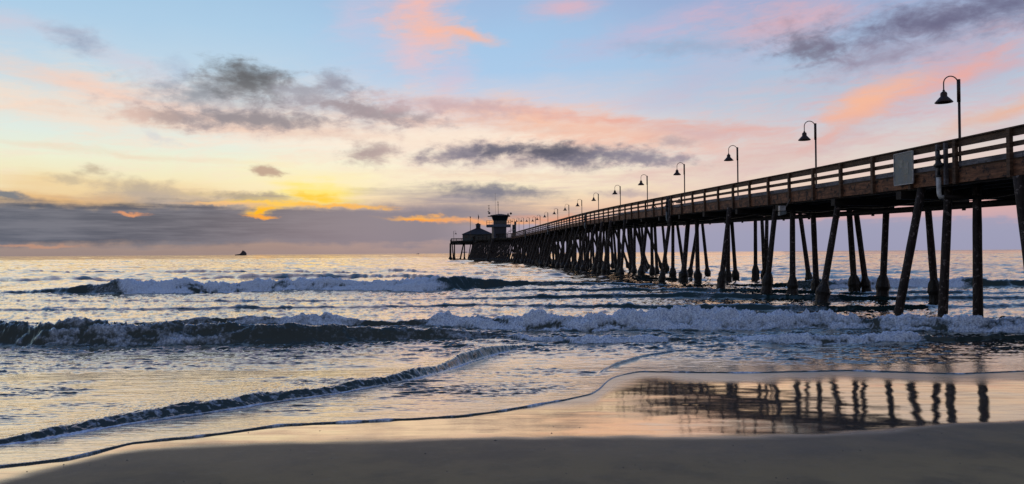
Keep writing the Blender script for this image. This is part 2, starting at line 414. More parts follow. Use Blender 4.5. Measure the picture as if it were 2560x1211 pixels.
def hash2(ix, iy, seed):
    h = (ix.astype(np.int64)*374761393 + iy.astype(np.int64)*668265263 + seed*1442695041) & 0xffffffff
    h = ((h ^ (h >> 13))*1274126177) & 0xffffffff
    return ((h ^ (h >> 16)) & 0xffff)/65535.*2*math.pi
def pn(x, y, seed=0):
    ix, iy = np.floor(x), np.floor(y); fx, fy = x-ix, y-iy
    def g(a, b):
        t = hash2(ix+a, iy+b, seed); return np.cos(t)*(fx-a)+np.sin(t)*(fy-b)
    sx, sy = fx*fx*fx*(fx*(fx*6-15)+10), fy*fy*fy*(fy*(fy*6-15)+10)
    a = g(0, 0)*(1-sx)+g(1, 0)*sx; b = g(0, 1)*(1-sx)+g(1, 1)*sx
    return (a*(1-sy)+b*sy)*1.4
def fbm(x, y, seed=0, o=4, g=.5):
    s = 0; a = 1
    for k in range(o): s = s+a*pn(x*2**k, y*2**k, seed+k*7); a *= g
    return s
def sst(a, b, x): 
    t = np.clip((x-a)/(b-a), 0, 1); return t*t*(3-2*t)

EDGE = smooth_line([(-600, 1230), (0, 1170), (90, 1158), (170, 1148), (250, 1130), (330, 1110), (400, 1103), (480, 1096), (600, 1080), (700, 1066), (850, 1058), (1000, 1051),
        (1150, 1043), (1240, 1032), (1330, 1016), (1410, 1002), (1480, 987), (1502, 974), (1515, 958), (1530, 947), (1560, 938), (1600, 931), (1700, 932), (1850, 934), (2000, 931), (2120, 928), (2250, 932), (2400, 936), (2560, 930), (3200, 925)], 1400)
WET = smooth_line([(-600, 1300), (0, 1205), (150, 1162), (250, 1132), (330, 1118), (480, 1106), (700, 1100), (1000, 1094), (1200, 1090), (1500, 1090), (1800, 1090), (2000, 1083), (2250, 1070), (2560, 1046), (3200, 1010)])

# ---------------- sand
def sand_z(X, Y):
    z = SL*(YR-Y); z = np.where(Y > YR, -.12*(Y-YR), z); z = np.where(Y < 0, SL*YR-.01*Y, z)
    return z+.004*fbm(X*.7, Y*.9, 5, 3)
def grid_mesh(name, X, Y, Z, m, attrs):
    r, c = X.shape; n = r*c
    me = bpy.data.meshes.new(name); me.vertices.add(n)
    co = np.stack([X, Y, Z], -1).reshape(-1).astype(np.float32); me.vertices.foreach_set('co', co)
    i = np.arange(n).reshape(r, c)
    q = np.stack([i[:-1, :-1], i[:-1, 1:], i[1:, 1:], i[1:, :-1]], -1).reshape(-1, 4)
    nf = len(q); me.loops.add(nf*4); me.polygons.add(nf)
    me.loops.foreach_set('vertex_index', q.reshape(-1).astype(np.int32))
    me.polygons.foreach_set('loop_start', (np.arange(nf)*4).astype(np.int32))
    me.polygons.foreach_set('loop_total', np.full(nf, 4, np.int32))
    me.polygons.foreach_set('use_smooth', np.ones(nf, bool))
    me.update(calc_edges=True)
    for k, a in attrs.items():
        at = me.attributes.new(k, 'FLOAT', 'POINT'); at.data.foreach_set('value', a.reshape(-1).astype(np.float32))
    return link(name, me, m)
xs = np.concatenate([np.linspace(-300, -30, 20), np.linspace(-29, -12, 60), np.linspace(-11.9, 11.9, 420), np.linspace(12, 29, 60), np.linspace(30, 300, 20)])
ys = np.concatenate([np.linspace(-120, -4, 20), np.linspace(-3.5, 4, 20), np.linspace(4.05, 16, 330), np.linspace(16.5, 30, 12)])
X, Y = np.meshgrid(xs, ys); Z = sand_z(X, Y); Yc = np.maximum(Y, 1.)
U = X/Yc
wetY = at_u(WET, U)
wob = .16*fbm(X*.5, Y*.7, 31, 3)+.05*fbm(X*2.2, Y*5, 37, 3)
wet = sst(-.30, .14, Y-wetY+wob); damp = sst(-2.6, .2, Y-wetY+wob*2)

fresh = sst(1.9, .5, at_u(EDGE, U)-Y+.5*pn(X*1.3, Y*.8, 51))*sst(9.6, 10.6, Y)
m, n, o = mat('wet_sand'); M_SAND = m
aw = n.add('ShaderNodeAttribute', attribute_name='wet').outputs['Fac']; ad_ = n.add('ShaderNodeAttribute', attribute_name='damp').outputs['Fac']
g = n.add('ShaderNodeNewGeometry').outputs['Position']
grain = n.noise(g, 160., 3., .7); big = n.noise(g, 1.3, 5., .6)
mp = n.add('ShaderNodeMapping'); n.l.new(g, mp.inputs[0]); mp.inputs['Rotation'].default_value = (0, 0, R(28)); mp.inputs['Scale'].default_value = (.5, 5., 1.)
st = n.noise(mp.outputs[0], 1.6, 7., .65, .3)
c = n.mix(ad_, (.27, .195, .088), (.165, .116, .052))
c = n.mix(n.mapr(big.outputs['Fac'], .38, .66, 0., .55), c, (.085, .066, .04))
mot = n.noise(g, 7., 6., .7)
c = n.mix(n.mapr(mot.outputs['Fac'], .52, .7, 0., .35), c, (.24, .19, .12))
c = n.mix(n.mapr(grain.outputs['Fac'], .55, .75, 0., .45), c, (.26, .22, .18))
c = n.mix(n.mapr(grain.outputs['Fac'], .44, .28, 0., .5), c, (.03, .027, .025))
c = n.mix(n.m('MULTIPLY', aw, .8), c, (.022, .016, .010))
sm = n.add('ShaderNodeBsdfPrincipled'); n.put(sm.inputs['Base Color'], c); n.put(sm.inputs['Roughness'], n.mapr(ad_, 0., 1., .8, .6)); sm.inputs['Specular IOR Level'].default_value = .35
b1 = n.add('ShaderNodeBump'); b1.inputs['Strength'].default_value = .5; b1.inputs['Distance'].default_value = .004
n.l.new(grain.outputs['Fac'], b1.inputs['Height']); n.l.new(b1.outputs[0], sm.inputs['Normal'])
film_b = n.add('ShaderNodeBump'); film_b.inputs['Strength'].default_value = .055; film_b.inputs['Distance'].default_value = .02
rip = n.noise(mp.outputs[0], 6., 4., .6)
n.l.new(n.m('ADD', n.m('MULTIPLY', st.outputs['Fac'], .6), n.m('MULTIPLY', rip.outputs['Fac'], .25)), film_b.inputs['Height'])
gl = n.add('ShaderNodeBsdfGlossy'); n.put(gl.inputs['Roughness'], n.m('ADD', n.mapr(aw, .2, 1., .30, .03), n.m('MULTIPLY', n.add('ShaderNodeAttribute', attribute_name='fresh').outputs['Fac'], .26))); n.l.new(film_b.outputs[0], gl.inputs['Normal'])
gl.inputs['Color'].default_value = (.96, .87, .70, 1)
lw = n.add('ShaderNodeLayerWeight'); lw.inputs['Blend'].default_value = .5
fr = n.m('ADD', .05, n.m('MULTIPLY', .93, n.m('POWER', lw.outputs['Facing'], 1.6)))
stk = n.mapr(n.m('ADD', n.m('MULTIPLY', st.outputs['Fac'], .7), n.m('MULTIPLY', big.outputs['Fac'], .3)), .36, .54, .74, 1.)
mx = n.add('ShaderNodeMixShader'); n.put(mx.inputs[0], n.m('MULTIPLY', n.m('MULTIPLY', fr, aw), stk)); n.l.new(sm.outputs[0], mx.inputs[1]); n.l.new(gl.outputs[0], mx.inputs[2])
n.l.new(mx.outputs[0], o.inputs[0])
sand = grid_mesh('sand', X, Y, Z, M_SAND, {'wet': wet, 'damp': damp, 'fresh': fresh}); tag(sand, kind='structure')

# ---------------- sea
NU = 1350
uu = np.concatenate([np.linspace(-1.6, -.80, 50, endpoint=False), np.linspace(-.80, .80, NU), np.linspace(.80, 1.6, 51)[1:]])
def rows():
    a = [6.3]
    while a[-1] < 30000:
        y = a[-1]; step = y*y/(EYE*F)*1.15
        if y < 13.2: step = .0155
        elif y < 25: step = min(step, .035)
        elif y < 50: step = min(step, .12)
        elif y < 120: step = min(step, .42)
        elif y < 420: step = min(step, 1.15)
        elif y < 1500: step = min(step, 4.5)
        elif y < 4000: step = min(step, 25)
        a.append(y+min(step, y*.06))
    return np.array(a)
yr = rows()
U, Y = np.meshgrid(uu, yr); X = U*Y
print('sea grid', U.shape)
def band(y0, y1): return slice(int(np.searchsorted(yr, y0)), int(np.searchsorted(yr, y1)))
def addto(Z, y0, y1, fn):
    k = band(y0, y1); Z[k] += fn(X[k], Y[k])
edge = at_u(EDGE, U)
sandz = SL*(YR-Y); sandz = np.where(Y > YR, -.12*(Y-YR), sandz)
ew = edge.copy(); addto(ew, 6, 15, lambda x, y: .02*fbm(x*2.2, y*.1, 3, 3)+.03*pn(x*.8, y*0, 6))
s = Y-ew
base = np.logaddexp(0, np.clip((sandz+.010)*60, -60, 60))/60        # soft max of the sea level and the sheet on the sand
ev = sst(-.5, .6, pn(X*1.3, Y*.2, 510)+.5*pn(X*4.1, Y*.2, 511))
sheet = .005*sst(0, .04, s)+(.002+.010*ev)*np.exp(-((s-.026)/(.012+.012*ev))**2)
Z = base+sheet
depth_fade = sst(0.02, 1.0, s)
# ripples in the thin sheet and the shallows
k = band(6, 20); x, y, q = X[k], Y[k], depth_fade[k]
wv = .6*pn(x*.5, y*.5, 4)
patch = .22+1.0*sst(-.30, .45, fbm(x*.25, y*.55, 14, 3))
n1 = fbm(x*1.5+wv, y*8.5+wv*2, 20, 4, .66); n2 = fbm(x*.8+wv, y*3.8+wv, 33, 4, .62)
rp = .017*np.maximum(0, n1)**1.3+.0025*n1+.020*np.maximum(0, n2)**1.4+.003*n2
Z[k] += rp*q*patch*(1-sst(17, 20, y))*(.45+.55*sst(.3, 2.5, s[k]))
k = band(15, 75); x, y = X[k], Y[k]
n1 = fbm(x*1.1, y*3.6, 44, 4, .66); n2 = fbm(x*.4, y*.9+.8*pn(x*.2, y*.2, 5), 60, 3)
rp = .055*np.maximum(0, n1)**1.3+.008*n1+.060*np.maximum(0, n2)**1.4+.008*n2
Z[k] += rp*sst(14, 19, y)*(1-sst(60, 75, y))*sst(.3, 2, s[k])
# wind chop and swell further out
k = band(26, 480); x, y = X[k], Y[k]
a_ = sst(28, 70, y)*(1-sst(330, 480, y))
Z[k] += a_*(.27*fbm(x*.13, y*.20+.5*pn(x*.05, y*.05, 90), 91, 4, .56)+.075*(1-2*np.abs(pn(x*.5, y*.8, 99))))
k = band(60, 40000); x, y = X[k], Y[k]
Z[k] += sst(60, 200, y)*(.30*fbm(x*.030, y*.055, 120, 3, .55)+.26*sst(300, 900, y)*fbm(x*.012, y*.02, 130, 3, .6))*np.clip(1200/y, 0, 1)
Z[k] += .13*np.sin(y*.30+.012*x+2.2*pn(x*.012, y*.012, 77))*sst(60, 100, y)*np.exp(-y/900)*(.6+.8*pn(x*.02, y*.05, 78))
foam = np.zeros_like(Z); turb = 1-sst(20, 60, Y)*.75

def breaker(toe, hpx, fpx, seed, front=1.0, backl=3.2, lump=.22, lip=0., hs=1.):
    """a wave: toe line, height in photo pixels along it, foam cover along it"""
    tt = at_u(smooth_line(toe), uu); k = band(tt.min()-1.5, tt.max()*1.45+2)
    x, y, u = X[k], Y[k], U[k]
    t = np.broadcast_to(tt, x.shape); hx, hy = px_curve(hpx); fx_, fy = px_curve(fpx)
    cell = np.clip(t/18, .35, 2.2)
    t = t+.18*fbm(x*.35, y*0+seed, seed, 2)*cell+(.008 if lip else .035)*cell*fbm(x*1.8/cell, y*0+seed, seed+1, 2)
    A = hs*np.interp(u, hx, hy, left=hy[0], right=hy[-1])*t/F; tex = 0. if lip else 1.
    Fm = np.clip(np.interp(u, fx_, fy, left=fy[0], right=fy[-1]), 0, 1)
    A = np.maximum(A*(1+(.34 if lip else .20)*fbm(x*(.45 if lip else .6)/cell, y*0+.3, seed+3, 2 if lip else 4)), 0)
    L = np.maximum(A*front, .02); d = y-t
    up = sst(0, 1, d/L); dn = np.exp(-np.maximum(d-L, 0)/(np.maximum(A, .02)*backl))
    prof = up*dn
    m_ = sst(-.12, .2, d/L)*np.exp(-np.maximum(d-L*1.2, 0)/(A*1.1+.02))
    arc = d+1.6*A*up                      # distance measured over the face, so that froth is not stretched
    big_ = fbm(x*1.3/cell+.4*pn(x*4/cell, arc*4/cell, seed+5), arc*1.7/cell, seed+9, 5, .62)
    bil = np.minimum(np.abs(fbm(x*2.6/cell, arc*2.9/cell, seed+19, 3, .6)), .6)
    holes = sst(-.75, .20, big_+1.2*(Fm-.52))
    cover = Fm*m_*holes
    torn = .045*np.maximum(0, fbm(x*5/cell, d*3/cell, seed+29, 3, .7))*np.exp(-((d-L)/(L*.6+.02))**2)
    if lip:                                # the wavelet swallows the ripples it runs over
        calm = sst(-.4, .1, d/L)*np.exp(-np.maximum(d-L, 0)/(4*A+.02))*sst(.004, .02, A)
        Z[k] += .92*calm*((base+sheet)[k]-Z[k])
    Z[k] += A*prof*(1+.16*big_*tex)+cover*A*lump*(.9*big_+.8*(.32-1.15*bil))+Fm*A*torn*3
    # small facets on the green face
    Z[k] += .022*tex*A*m_*fbm(x*2.2/cell, arc*7/cell, seed+41, 3, .6)*(1-cover)
    fm = np.clip(cover*(.40+.50*Fm+.5*big_), 0, 1)
    if lip > 0: fm = np.maximum(fm, lip*(.55+.6*pn(x*1.7, y*.3, seed+61))*np.exp(-((d-L*.07)/((.10+.07*pn(x*3, y*.2, seed+63))*L+.010))**2)*sst(.008, .03, A)); Z[k] += lip*.13*A*np.exp(-((d-L*.09)/(.08*L+.010))**2)
    foam[k] = np.maximum(foam[k], fm)
    # drifting froth in front of and behind the wave
    fr_ = .42*Fm*sst(.0, .5, fbm(x*.9/cell, y*1.9/cell, seed+51, 4, .65))*(np.exp(-np.maximum(d-L, 0)/(5*A+.1))*sst(L*.2, L*1.2, d))
    foam[k] = np.maximum(foam[k], fr_)
    return k, d, L, A

# outer breaker
breaker([(-600, 738), (0, 735), (300, 738), (600, 731), (900, 729), (1100, 730), (1200, 722), (1330, 718), (1700, 716), (2050, 722), (2560, 718), (3200, 716)],
        [(-600, 6), (0, 5), (60, 9), (200, 22), (290, 38), (450, 35), (600, 32), (900, 29), (1040, 34), (1120, 42), (1160, 38), (1250, 22), (1400, 10), (1700, 6), (1950, 8), (2050, 24), (2430, 24), (2560, 18), (3200, 14)],
        [(200, 0), (280, .3), (310, 1), (1090, 1), (1130, .3), (1160, 0), (2030, 0), (2070, 1), (2400, 1), (2450, .1), (2560, .0)], 200, 1.15, 2.4, .16, hs=.86)
breaker([(-600, 700), (0, 705), (500, 700), (900, 697), (1300, 702), (3200, 700)], [(0, 6), (400, 7), (700, 9), (900, 11), (1060, 11), (1200, 5), (1700, 5), (2600, 6)],
        [(0, 0), (2560, 0)], 230, 1.2, 3.0, .2)
breaker([(-600, 684), (700, 683), (1300, 686), (2000, 684), (3200, 684)], [(0, 5), (600, 6), (1100, 4), (1700, 5), (2600, 6)], [(0, 0), (2560, 0)], 240, 1.1, 3.0, .2)
# low dark swells between the lines, thickest under the pier
breaker([(-600, 782), (500, 776), (1200, 768), (1700, 776), (2100, 780), (2560, 768), (3200, 760)], [(-600, 3), (500, 6), (1200, 7), (1450, 9), (1700, 13), (2000, 15), (2200, 11), (2560, 7)],
        [(0, 0), (2560, 0)], 260, 1.6, 3.0, .2)
breaker([(-600, 752), (500, 757), (1200, 750), (1700, 746), (2100, 754), (3200, 745)], [(-600, 2), (600, 4), (1100, 4), (1300, 9), (1600, 12), (2100, 13), (2560, 9)], [(0, 0), (2560, 0)], 270, 1.6, 3.0, .2)
breaker([(1100, 735), (1500, 728), (1700, 730), (2100, 738), (3200, 735)], [(1100, 0), (1300, 6), (1600, 9), (2100, 9), (2560, 6)], [(0, 0), (2560, 0)], 280, 1.6, 3.0, .2)
# rear crest of the near breaker, becoming the main white line on the right
breaker([(-600, 822), (300, 818), (700, 816), (900, 816), (1150, 822), (1300, 828), (1500, 829), (1700, 829), (2000, 824), (2300, 831), (2560, 836), (3200, 836)],
        [(-600, 2), (300, 6), (400, 12), (600, 18), (820, 28), (900, 16), (1000, 14), (1100, 26), (1250, 32), (1400, 38), (1700, 46), (1850, 50), (2000, 40), (2250, 34), (2560, 34)],
        [(250, 0), (400, .45), (600, .6), (840, .85), (930, .4), (1050, .7), (1120, .9), (1700, 1), (1900, .95), (2100, .8), (2560, .85)], 300, 1.05, 1.9, .32, hs=.92)
# front wave, left
breaker([(-600, 868), (0, 866), (200, 872), (400, 868), (700, 866), (900, 856), (1100, 850), (1250, 846), (3200, 840)],
        [(-600, 44), (0, 58), (150, 62), (300, 64), (550, 60), (700, 52), (850, 46), (1000, 34), (1150, 22), (1260, 9), (1320, 0), (2600, 0)],
        [(-600, .2), (20, .1), (50, .5), (300, .62), (430, .6), (560, .45), (700, .22), (860, .10), (930, .4), (1100, .5), (1200, .6), (1300, .3)], 330, 1.0, 1.8, .20, hs=.9)
# front wave, right
breaker([(1100, 850), (1250, 848), (1450, 862), (1650, 858), (1750, 850), (1850, 854), (1950, 866), (2100, 862), (2300, 858), (2560, 852), (3200, 850)],
        [(1150, 0), (1250, 8), (1450, 21), (1600, 19), (1680, 12), (1740, 4), (1850, 12), (1950, 21), (2150, 24), (2290, 21), (2350, 13), (2560, 13)],
        [(1150, .2), (1280, .9), (1660, .9), (1720, .3), (1800, .6), (1850, .9), (2290, .9), (2330, .1), (2560, 0)], 360, 1.05, 1.6, .32, hs=.92)
# little wave running up the sand, left
k3, d3, L3, A3 = breaker([(-600, 1180), (0, 1119), (100, 1106), (200, 1088), (330, 1066), (480, 1047), (600, 1028), (700, 1011), (860, 987), (950, 970), (1030, 957), (1100, 938), (1150, 920), (1230, 893), (1290, 876), (1340, 864), (1500, 850), (3200, 840)],
        [(-600, 13), (0, 14), (120, 20), (200, 17), (330, 21), (480, 24), (560, 19), (700, 26), (800, 22), (900, 28), (960, 22), (1030, 28), (1090, 20), (1150, 25), (1230, 17), (1300, 8), (1345, 0), (2600, 0)],
        [(0, 0), (2560, 0)], 400, 2.1, 4.0, .3, lip=1.3)
x, y = X[k3], Y[k3]
ch = np.exp(-np.maximum(d3-L3*.6, 0)/(A3*7+.05))*sst(L3*.05, L3*.35, d3)*sst(.02, .08, A3)*sst(.0, .2, s[k3])
Z[k3] += ch*(.013*fbm(x*14+1.5*pn(x*2, y*2, 7), d3*9+y*2.2, 500, 4, .7)+.012*fbm(x*5, d3*6+y*.8, 503, 3, .6))
foam[k3] = np.maximum(foam[k3], ch*.5*sst(-.1, .5, fbm(x*5, y*8, 507, 3, .7)))
# tiny ones, right
breaker([(1400, 960), (1480, 945), (1530, 918), (1570, 905), (1620, 892), (1700, 880), (1850, 872), (2000, 870)], [(1470, 0), (1500, 6), (1540, 8), (1620, 5), (1700, 3), (1850, 2), (1950, 0)], [(0, 0), (2560, 0)], 430, 1.4, 3.0, .3, lip=.5)
# lip of foam along the swash edge
k = band(6, 15.5); x, y = X[k], Y[k]
foam[k] = np.maximum(foam[k], 1.15*ev[k]*np.exp(-((s[k]-.016)/(.010+.022*ev[k]))**2))
foam[k] = np.maximum(foam[k], .5*sst(.1, .5, fbm(x*6, y*10, 515, 3, .6))*np.exp(-np.maximum(s[k], 0)/.16)*sst(0, .03, s[k])*ev[k])
k = band(7, 26); x, y = X[k], Y[k]
lace = fbm(x*1.1+.5*pn(x*.7, y*.7, 9), y*2.4, 540, 5, .62); net = 1-np.abs(fbm(x*1.6, y*3.0, 549, 3, .6))*2.2
foam[k] = np.maximum(foam[k], .38*sst(.0, .6, lace)*sst(.1, .9, net)*sst(.25, 1.6, s[k])*(1-sst(22, 26, y)))
k = band(17, 110); x, y = X[k], Y[k]
lace2 = fbm(x*.30, y*.70, 560, 5, .64)
foam[k] = np.maximum(foam[k], .38*sst(.05, .65, lace2)*sst(17, 21, y)*(1-sst(50, 110, y)))
Z = np.where(s < 0, sandz-.03-.3*np.clip(-s, 0, 1), Z)
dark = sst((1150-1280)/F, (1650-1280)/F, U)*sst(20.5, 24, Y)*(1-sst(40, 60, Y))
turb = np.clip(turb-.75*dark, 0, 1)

m, n, o = mat('sea_water'); M_SEA = m
af = n.add('ShaderNodeAttribute', attribute_name='foam').outputs['Fac']; at_ = n.add('ShaderNodeAttribute', attribute_name='turb').outputs['Fac']
g = n.add('ShaderNodeNewGeometry').outputs['Position']
mp = n.add('ShaderNodeMapping'); n.l.new(g, mp.inputs[0]); mp.inputs['Scale'].default_value = (.5, 1.5, .6)
r1 = n.noise(mp.outputs[0], 7., 5., .62, .3); r2 = n.noise(mp.outputs[0], 1.3, 5., .6)
bp = n.add('ShaderNodeBump'); bp.inputs['Strength'].default_value = .35; bp.inputs['Distance'].default_value = .05
n.l.new(n.m('ADD', n.m('MULTIPLY', r1.outputs['Fac'], .35), n.m('MULTIPLY', r2.outputs['Fac'], 1.0)), bp.inputs['Height'])
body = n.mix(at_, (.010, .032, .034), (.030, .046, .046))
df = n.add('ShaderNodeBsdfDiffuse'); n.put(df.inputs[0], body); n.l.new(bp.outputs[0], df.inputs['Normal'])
gl = n.add('ShaderNodeBsdfGlossy'); gl.inputs['Color'].default_value = (1., .93, .80, 1); gl.inputs['Roughness'].default_value = .09; n.l.new(bp.outputs[0], gl.inputs['Normal'])
lw = n.add('ShaderNodeLayerWeight'); lw.inputs['Blend'].default_value = .5; n.l.new(bp.outputs[0], lw.inputs['Normal'])
fr = n.mapr(lw.outputs['Facing'], .44, .93, .03, .88)
mx = n.add('ShaderNodeMixShader'); n.put(mx.inputs[0], fr); n.l.new(df.outputs[0], mx.inputs[1]); n.l.new(gl.outputs[0], mx.inputs[2])
fn = n.noise(g, 9., 7., .7); fn2 = n.noise(g, 26., 5., .7)
ff = n.mapr(n.m('ADD', af, n.m('MULTIPLY', n.m('SUBTRACT', fn.outputs['Fac'], .5), 1.1)), .22, .95)
fo = n.add('ShaderNodeBsdfPrincipled'); n.put(fo.inputs['Base Color'], n.mix(n.mapr(fn2.outputs['Fac'], .35, .62), (.25, .34, .54), (.72, .86, 1.0)))  # blue light of the sky behind is put into the foam colour
fo.inputs['Roughness'].default_value = .7; fo.inputs['Specular IOR Level'].default_value = .3
fb = n.add('ShaderNodeBump'); fb.inputs['Strength'].default_value = .6; fb.inputs['Distance'].default_value = .05
n.l.new(n.m('ADD', n.m('MULTIPLY', fn.outputs['Fac'], .6), n.m('MULTIPLY', fn2.outputs['Fac'], .3)), fb.inputs['Height'])
fo.inputs['Subsurface Weight'].default_value = .0; n.l.new(fb.outputs[0], fo.inputs['Normal'])
mf = n.add('ShaderNodeMixShader'); n.put(mf.inputs[0], ff); n.l.new(mx.outputs[0], mf.inputs[1]); n.l.new(fo.outputs[0], mf.inputs[2])
n.l.new(mf.outputs[0], o.inputs[0])
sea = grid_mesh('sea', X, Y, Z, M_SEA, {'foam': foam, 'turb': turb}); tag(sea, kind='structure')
del X, Y, Z, U, foam, turb, s, base, sheet, edge, ew, dark

# specks of shell and grit lying on the damp sand
pbm = MB()
for k in range(90):
    u_, y_ = rng.uniform(-.7, .7), rng.uniform(5.4, 9.2); x_ = u_*y_; r_ = rng.uniform(.003, .009)*(1.6 if k % 9 == 0 else 1)
    z_ = float(sand_z(np.array([x_]), np.array([y_]))[0])
    q = [(x_+r_*math.cos(a)*rng.uniform(.8, 1.4), y_+r_*math.sin(a), z_) for a in np.linspace(0, 5.3, 6)]
    pbm.raw(q+[(x_, y_, z_+r_*.9)], [(j, (j+1) % 6, 6) for j in range(6)])
tag(pbm.build('shell_grit', plain('shell_bits', (.06, .055, .05), .7)), 'specks of shell and grit scattered on the damp sand', 'shell grit', kind='stuff')

# ------------------------------------------------------------------ pier frame
VPX = 1112.0
PA = math.atan2(ray(VPX, 633).x, 1.0)
UD = Vector((math.sin(PA), math.cos(PA), 0)); VD = Vector((math.cos(PA), -math.sin(PA), 0))
LN, LF = 17.4, 23.4
def PW(t, L, z): return UD*t+VD*L+Vector((0, 0, z))
def on_plane(px, py, L):
    v = ray(px, py); k = L/(v.x*VD.x+v.y*VD.y); p = v*k; return p.x*UD.x+p.y*UD.y, p.z+EYE
HT = [(-20, 3.72), (22, 3.74), (25, 3.79), (32, 3.87), (37, 3.97), (44.6, 4.13), (52, 4.28), (59.5, 4.43), (67, 4.58), (75, 4.72), (88, 4.91), (98, 4.98), (112, 5.03), (170, 5.12), (400, 5.15)]
_h = (np.array([a for a, _ in HT]), np.array([b for _, b in HT]))
def railz(t):                    # smoothed height of the rail top
    return EYE+sum(float(np.interp(t+k, *_h)) for k in (-4, -2, 0, 2, 4))/5
def deckz(t): return railz(t)-1.10

T0, T1_ = -14., 192.
pier = thing('pier', PW(T0, (LN+LF)/2, 0), 'long dark timber pier on slanting piles, running out over the surf', 'pier')
def child(o): o.location = -pier.location; return o
def sweep(samples, L0, L1, za, zb):
    """a long board: cross-section L0..L1 by za..zb (below rail top), following the deck"""
    b = MB(); k = 0
    for t in samples:
        h = railz(t); b.v += [tuple(PW(t, L0, h+za)), tuple(PW(t, L1, h+za)), tuple(PW(t, L1, h+zb)), tuple(PW(t, L0, h+zb))]
    for i in range(len(samples)-1):
        a = i*4
        for j in range(4):
            q = (j+1) % 4; b.f.append((a+j, a+q, a+4+q, a+4+j))
    b.f.append((3, 2, 1, 0)); a = (len(samples)-1)*4; b.f.append((a, a+1, a+2, a+3)); return b
BAY = 2.43; tp0 = on_plane(2397, 348, LN)[0]
posts = [tp0+BAY*k for k in range(-16, 70) if T0 < tp0+BAY*k < T1_]
ts = [T0]+posts+[T1_]
# deck planking with its own gaps
db = MB(); t = T0
while t < T1_:
    t2 = min(t+.30, T1_); h0, h1 = deckz(t), deckz(t2-.012)
    o0 = random.uniform(-.004, .004)
    db.raw([PW(t,LN-.02,h0-.08),PW(t,LF+.02,h0-.08),PW(t2-.012,LF+.02,h1-.08),PW(t2-.012,LN-.02,h1-.08),
            PW(t,LN-.02,h0+o0),PW(t,LF+.02,h0+o0),PW(t2-.012,LF+.02,h1+o0),PW(t2-.012,LN-.02,h1+o0)],
           [(0,3,2,1),(4,5,6,7),(0,1,5,4),(1,2,6,5),(2,3,7,6),(3,0,4,7)])
    t = t2
child(db.build('deck', M_DECK, pier))
child(sweep(ts, LN-.08, LN-.025, -1.50, -1.03).build('fascia_board', M_FASCIA, pier))
child(sweep(ts, LF+.025, LF+.08, -1.50, -1.03).build('fascia_board', M_FASCIA, pier))
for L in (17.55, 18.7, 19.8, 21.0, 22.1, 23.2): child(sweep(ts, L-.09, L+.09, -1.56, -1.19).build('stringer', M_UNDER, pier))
child(sweep(ts, LN-.14, LN+.16, -.045, .0).build('cap_rail', M_RAIL, pier))
child(sweep(ts, LN-.075, LN-.03, -.285, -.062).build('top_rail', M_RAIL, pier))
child(sweep(ts, LN-.075, LN-.03, -.60, -.45).build('middle_rail', M_RAIL, pier))
child(sweep(ts, LN-.07, LN-.03, -.955, -.775).build('lower_rail', M_GREY, pier))
child(sweep(ts, LF-.16, LF+.14, -.045, .0).build('cap_rail', M_RAIL, pier))
for a, b in ((-.285, -.062), (-.60, -.45), (-.955, -.775)):
    child(sweep(ts, LF-.03, LF+.03, a, b).build('back_rail', M_RAIL, pier))
for i, t in enumerate(posts):
    h = railz(t); b = MB(); wd = random.uniform(.13, .15)
    b.raw([PW(t+a*wd/2, L, z) for z in (h-1.54, h-.05) for a, L in ((-1, LN-.20), (1, LN-.20), (1, LN-.08), (-1, LN-.08))],
          [(0,3,2,1),(4,5,6,7),(0,1,5,4),(1,2,6,5),(2,3,7,6),(3,0,4,7)])
    child(b.build('rail_post', M_RAIL, pier))
b = MB()
for t in posts:
    h = railz(t)
    b.raw([PW(t+a*.07, L, z) for z in (h-1.5, h-.05) for a, L in ((-1, LF+.08), (1, LF+.08), (1, LF+.20), (-1, LF+.20))],
          [(0,3,2,1),(4,5,6,7),(0,1,5,4),(1,2,6,5),(2,3,7,6),(3,0,4,7)])
child(tag(b.build('rail_post_row', M_RAIL, pier), kind='stuff'))

# piles: (top x, base x, base y) traced where they stand clear, generated further out
def bez(px, py):
    v = ray(px, py); t = -EYE/v.z; return v*t
PILES = [(2547, 2594, 815, 1.1), (2443, 2445, 790, 1), (2372, 2357, 787, 1), (2305, 2246, 783, 1), (2318, 2339, 757, 1), (2217, 2205.6, 750, 1), (2122, 2137, 732, 1.05), (2138, 2167, 732, 1),
    (2098, 2054, 755, 1), (2032, 2041.5, 734, 1), (1999, 2025, 713, 1), (1981, 1981.6, 738, 1), (1939.5, 1915.5, 736, 1), (1904, 1912, 701, 1), (1917, 1915, 703, 1), (1888, 1889, 703, 1),
    (1824, 1801, 728, 1), (1820, 1820, 705, 1.1), (1828, 1840, 703, 1), (1747, 1723, 696, 1), (1754, 1770, 693, 1), (1741, 1745, 705, 1.1), (1721, 1708, 702, 1.3), (1676, 1654, 705, 1), (1682, 1682, 695, 1),
    (1691, 1712, 690, 1), (1628, 1631, 692, 1), (1636, 1643, 690, 1), (1618, 1601.5, 694, 1.1), (1595, 1610, 684, 1), (1586.6, 1585, 690, 1), (1562, 1552, 692, 1), (1570, 1580, 679, 1), (1527, 1509, 689, 1.1),
    (1532, 1542, 679, 1), (1505.7, 1484, 686, 1.1), (1545, 1548, 684, 1), (1655, 1668, 684, 1), (1515, 1520, 680, 1)]
spec = []
for k, (tx, bx, by, ws) in enumerate(PILES):
    p = bez(bx, by); v = ray(tx, 510); q = Vector((v.x*p.y, p.y, 0))
    spec.append((p, q, .15*ws, 0 if k in (0, 1, 2, 3) else 1))
t = 84.
